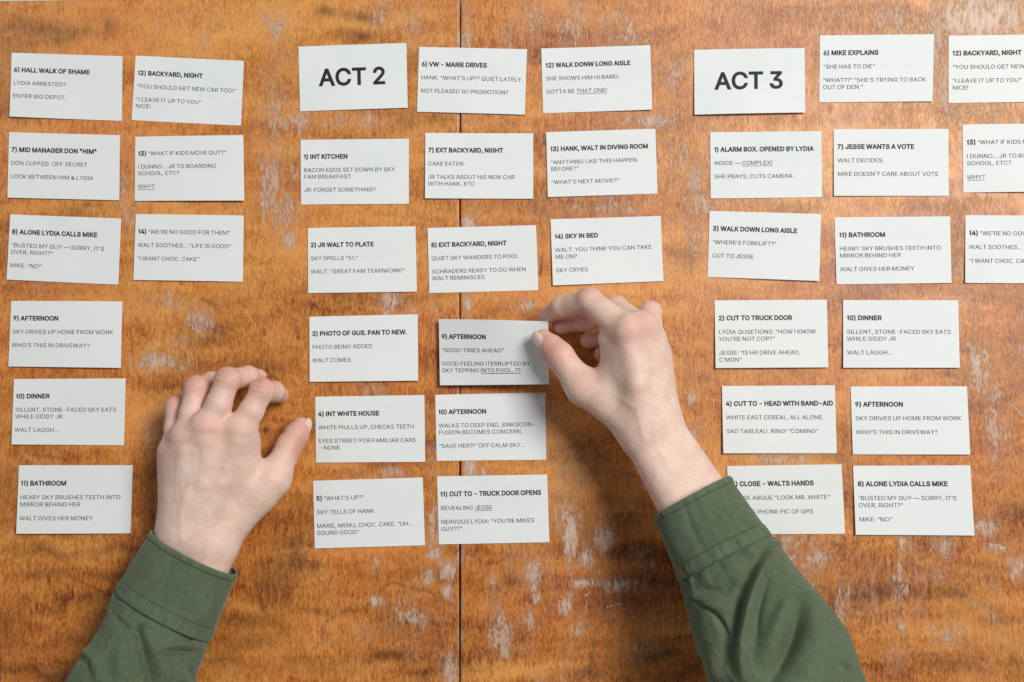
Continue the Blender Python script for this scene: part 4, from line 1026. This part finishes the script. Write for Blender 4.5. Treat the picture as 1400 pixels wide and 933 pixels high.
def make_sleeve(label, cuff_st, sleeve_st, folds, cuff_folds, seed, floor=None):
    nu = 420
    # sleeve
    nv = 260
    G, th = tube(sleeve_st, nu, nv)
    N = grid_normals(G)
    s = np.concatenate([[0], np.cumsum(np.linalg.norm(np.diff(G.mean(1), axis=0), axis=1))])[:, None]
    hgt = 1.9 * fold_height(G, N, [(p_, w_ * 1.25, a_) for p_, w_, a_ in folds])
    rs = np.random.RandomState(seed)
    # gathers where the sleeve is sewn into the cuff
    pl = np.interp(np.arange(nu), np.arange(0, nu + 7, 7), np.concatenate([rs.rand(nu // 7), [0.5]])[: len(np.arange(0, nu + 7, 7))])
    env = np.exp(-np.maximum(s - 2, 0) / (5.0 + 9.0 * pl[None, :])) * np.clip(s / 2.5, 0, 1)
    hgt += 3.0 * (pl[None, :] - 0.5) * env
    hgt += 1.2 * np.clip(s / 3.0, 0, 1) * np.exp(-s / 14)            # the fullness just past the seam
    amp = np.clip(s / 18, 0, 1)
    hgt += amp * (0.95 * smooth_noise(G.shape[:2], (52, 60), seed + 1) + 0.5 * smooth_noise(G.shape[:2], (20, 34), seed + 2)) * 1.35
    rid = 1 - np.abs(smooth_noise(G.shape[:2], (34, 30), seed + 7) + 0.3 * smooth_noise(G.shape[:2], (13, 12), seed + 8))
    hgt += 0.75 * amp * np.clip(rid, -0.6, 1) ** 3
    hgt += 0.14 * smooth_noise(G.shape[:2], (7, 9), seed + 3)
    G = G + N * hgt[..., None]
    if floor is not None: G[..., 2] = np.maximum(G[..., 2], floor)
    so = cloth_obj('sleeve', G, person, 1.0)
    so['label'] = label
    # cuff
    nv = 150
    G, th = tube(cuff_st, nu, nv)
    N = grid_normals(G)
    s = np.concatenate([[0], np.cumsum(np.linalg.norm(np.diff(G.mean(1), axis=0), axis=1))])[:, None]
    L = s[-1, 0]
    hgt = fold_height(G, N, cuff_folds)
    hgt += 0.55 * smooth_noise(G.shape[:2], (60, 60), seed + 5) * np.clip(s / 10, 0.3, 1)
    hem = 5.0
    pucker = np.interp(np.arange(nu), np.arange(0, nu + 5, 5), rs.randn(len(np.arange(0, nu + 5, 5)))) [None, :]
    hgt += 0.55 / (1 + np.exp((s - hem) / 0.35))                                # folded hem is thicker
    hgt += -0.45 * np.exp(-((s - hem) / 0.55) ** 2) + 0.34 * pucker * np.exp(-((s - hem * 0.6) / 2.2) ** 2)
    band = L - 10.5
    hgt += 0.45 / (1 + np.exp(-(s - band) / 0.35))
    hgt += -0.45 * np.exp(-((s - band) / 0.55) ** 2) + 0.5 * pucker * np.exp(-((s - (L - 5)) / 4.0) ** 2)
    hgt += -0.8 * np.exp(-((s - 0.0) / 0.8) ** 2) - 0.5 * np.exp(-((s - L) / 0.8) ** 2)
    hgt += 0.9
    G = G + N * hgt[..., None]
    if floor is not None: G[..., 2] = np.maximum(G[..., 2], floor - 0.3)
    dash = (0.5 + 0.5 * np.sign(np.sin(np.arange(nu) / nu * 2 * np.pi * 84)))[None, :]
    st = np.exp(-((s - hem) / 0.45) ** 2) * (0.45 + 0.55 * dash) + np.exp(-((s - band) / 0.45) ** 2) * (0.45 + 0.55 * dash) + 0.8 * np.exp(-((s - L) / 0.6) ** 2)
    rub = 0.8 * np.exp(-(s / 1.2) ** 2) + 0.35 * np.clip(pucker, 0, 1) * np.exp(-((s - hem * 0.5) / 2) ** 2) + 0.3 * np.clip(pucker, 0, 1) * np.exp(-((s - L + 5) / 4) ** 2)
    cloth_obj('cuff', G, so, 1.3, np.clip(st, 0, 1), np.clip(rub, 0, 1))

ZL = lambda X, Y: (80 + X / 3.69, 680 + Y / 3.69)
ZR = lambda X, Y: (860 + X / 2.979, 620 + Y / 2.979)
Lf = [([ZL(390, 650), ZL(420, 760), ZL(470, 900), ZL(490, 950)], 6.0, -4.0), ([ZL(440, 690), ZL(500, 800), ZL(560, 930)], 7.0, 2.6),
      ([ZL(500, 800), ZL(600, 778), ZL(745, 795)], 3.2, -2.6), ([ZL(500, 770), ZL(610, 745), ZL(720, 755)], 4.0, 1.6), ([ZL(270, 590), ZL(330, 650), ZL(390, 690)], 4.0, -2.0),
      ([ZL(590, 660), ZL(690, 740)], 3.5, -1.8), ([ZL(420, 650), ZL(480, 650)], 3.0, 1.4), ([ZL(110, 800), ZL(150, 850), ZL(160, 940)], 5.0, -1.2), ([ZL(140, 770), ZL(190, 830), ZL(215, 930)], 6, 1.5),
      ([ZL(300, 770), ZL(330, 930)], 9.0, 1.8), ([ZL(600, 850), ZL(640, 940)], 6.0, 1.4), ([ZL(660, 860), ZL(690, 930)], 4.0, -1.4)]
Lcf = [([ZL(580, 280), ZL(500, 600)], 5.0, -0.9), ([ZL(640, 290), ZL(560, 560)], 6.0, 0.7), ([ZL(780, 420), ZL(790, 620)], 4.0, 0.6), ([ZL(830, 380), ZL(860, 500)], 3.0, -0.6)]
make_sleeve('left shirt sleeve lying on the table, buttoned at the wrist'.replace(', buttoned at the wrist', ''),
            [(266, 755, 36, 36.5, 28, 27.4), (244, 798, 37, 39, 30, 27.8), (222.5, 841, 39, 40.5, 32, 28.8)],
            [(223, 839.5, 39, 40.2, 31, 28.8), (214, 858, 40, 41.5, 34, 27), (201, 892, 43, 42.5, 39, 24), (191, 930, 47, 45.5, 44, 22), (170, 985, 54, 53, 50, 20), (150, 1040, 62, 56, 54, 20)],
            Lf, Lcf, 11, 0.6)
Rf = [([ZR(592, 365), ZR(560, 430), ZR(520, 520), ZR(485, 640), ZR(458, 790), ZR(470, 900)], 6.5, 5.0), ([ZR(545, 400), ZR(500, 480), ZR(455, 600), ZR(425, 760), ZR(420, 860)], 7.0, -3.2),
      ([ZR(560, 520), ZR(520, 650), ZR(510, 760)], 5.0, -2.2), ([ZR(690, 640), ZR(680, 730), ZR(620, 850), ZR(560, 940)], 8.0, -5.0), ([ZR(640, 600), ZR(600, 700), ZR(560, 800)], 9.0, 2.6),
      ([ZR(720, 560), ZR(750, 730), ZR(730, 930)], 14.0, 3.5), ([ZR(260, 600), ZR(340, 650), ZR(385, 740), ZR(385, 860)], 3.2, -2.0), ([ZR(300, 560), ZR(380, 560), ZR(440, 520)], 7.0, -2.2),
      ([ZR(300, 620), ZR(400, 630)], 6.0, 1.4), ([ZR(870, 850), ZR(930, 905)], 3.0, -2.0), ([ZR(800, 690), ZR(850, 800)], 2.6, -0.9), ([ZR(330, 800), ZR(360, 940)], 9.0, 2.0), ([ZR(500, 400), ZR(420, 450)], 4.0, 1.5), ([ZR(600, 420), ZR(660, 520)], 8.0, 1.5)]
Rcf = [([ZR(220, 200), ZR(270, 330), ZR(330, 440)], 5.0, -1.0), ([ZR(280, 170), ZR(350, 330), ZR(400, 400)], 6.0, 0.9), ([ZR(430, 150), ZR(500, 300)], 5.0, -0.5), ([ZR(160, 330), ZR(230, 430)], 7, 0.6)]
make_sleeve('right shirt sleeve raised above the table, reaching across to the held card',
            [(946, 679, 72, 32.0, 27, -28), (968, 722, 77, 34.5, 30, -27.5), (992, 765.5, 83, 37.0, 33, -27)],
            [(991.3, 764, 83, 36.7, 32.5, -27), (1002, 788, 86, 39, 35, -27), (1026, 830, 92, 46, 40, -22), (1055, 880, 100, 53.5, 47, -12), (1072, 935, 108, 54.5, 52, -4), (1090, 1000, 118, 59, 56, 0), (1110, 1060, 126, 62, 58, 0)],
            Rf, Rcf, 23)
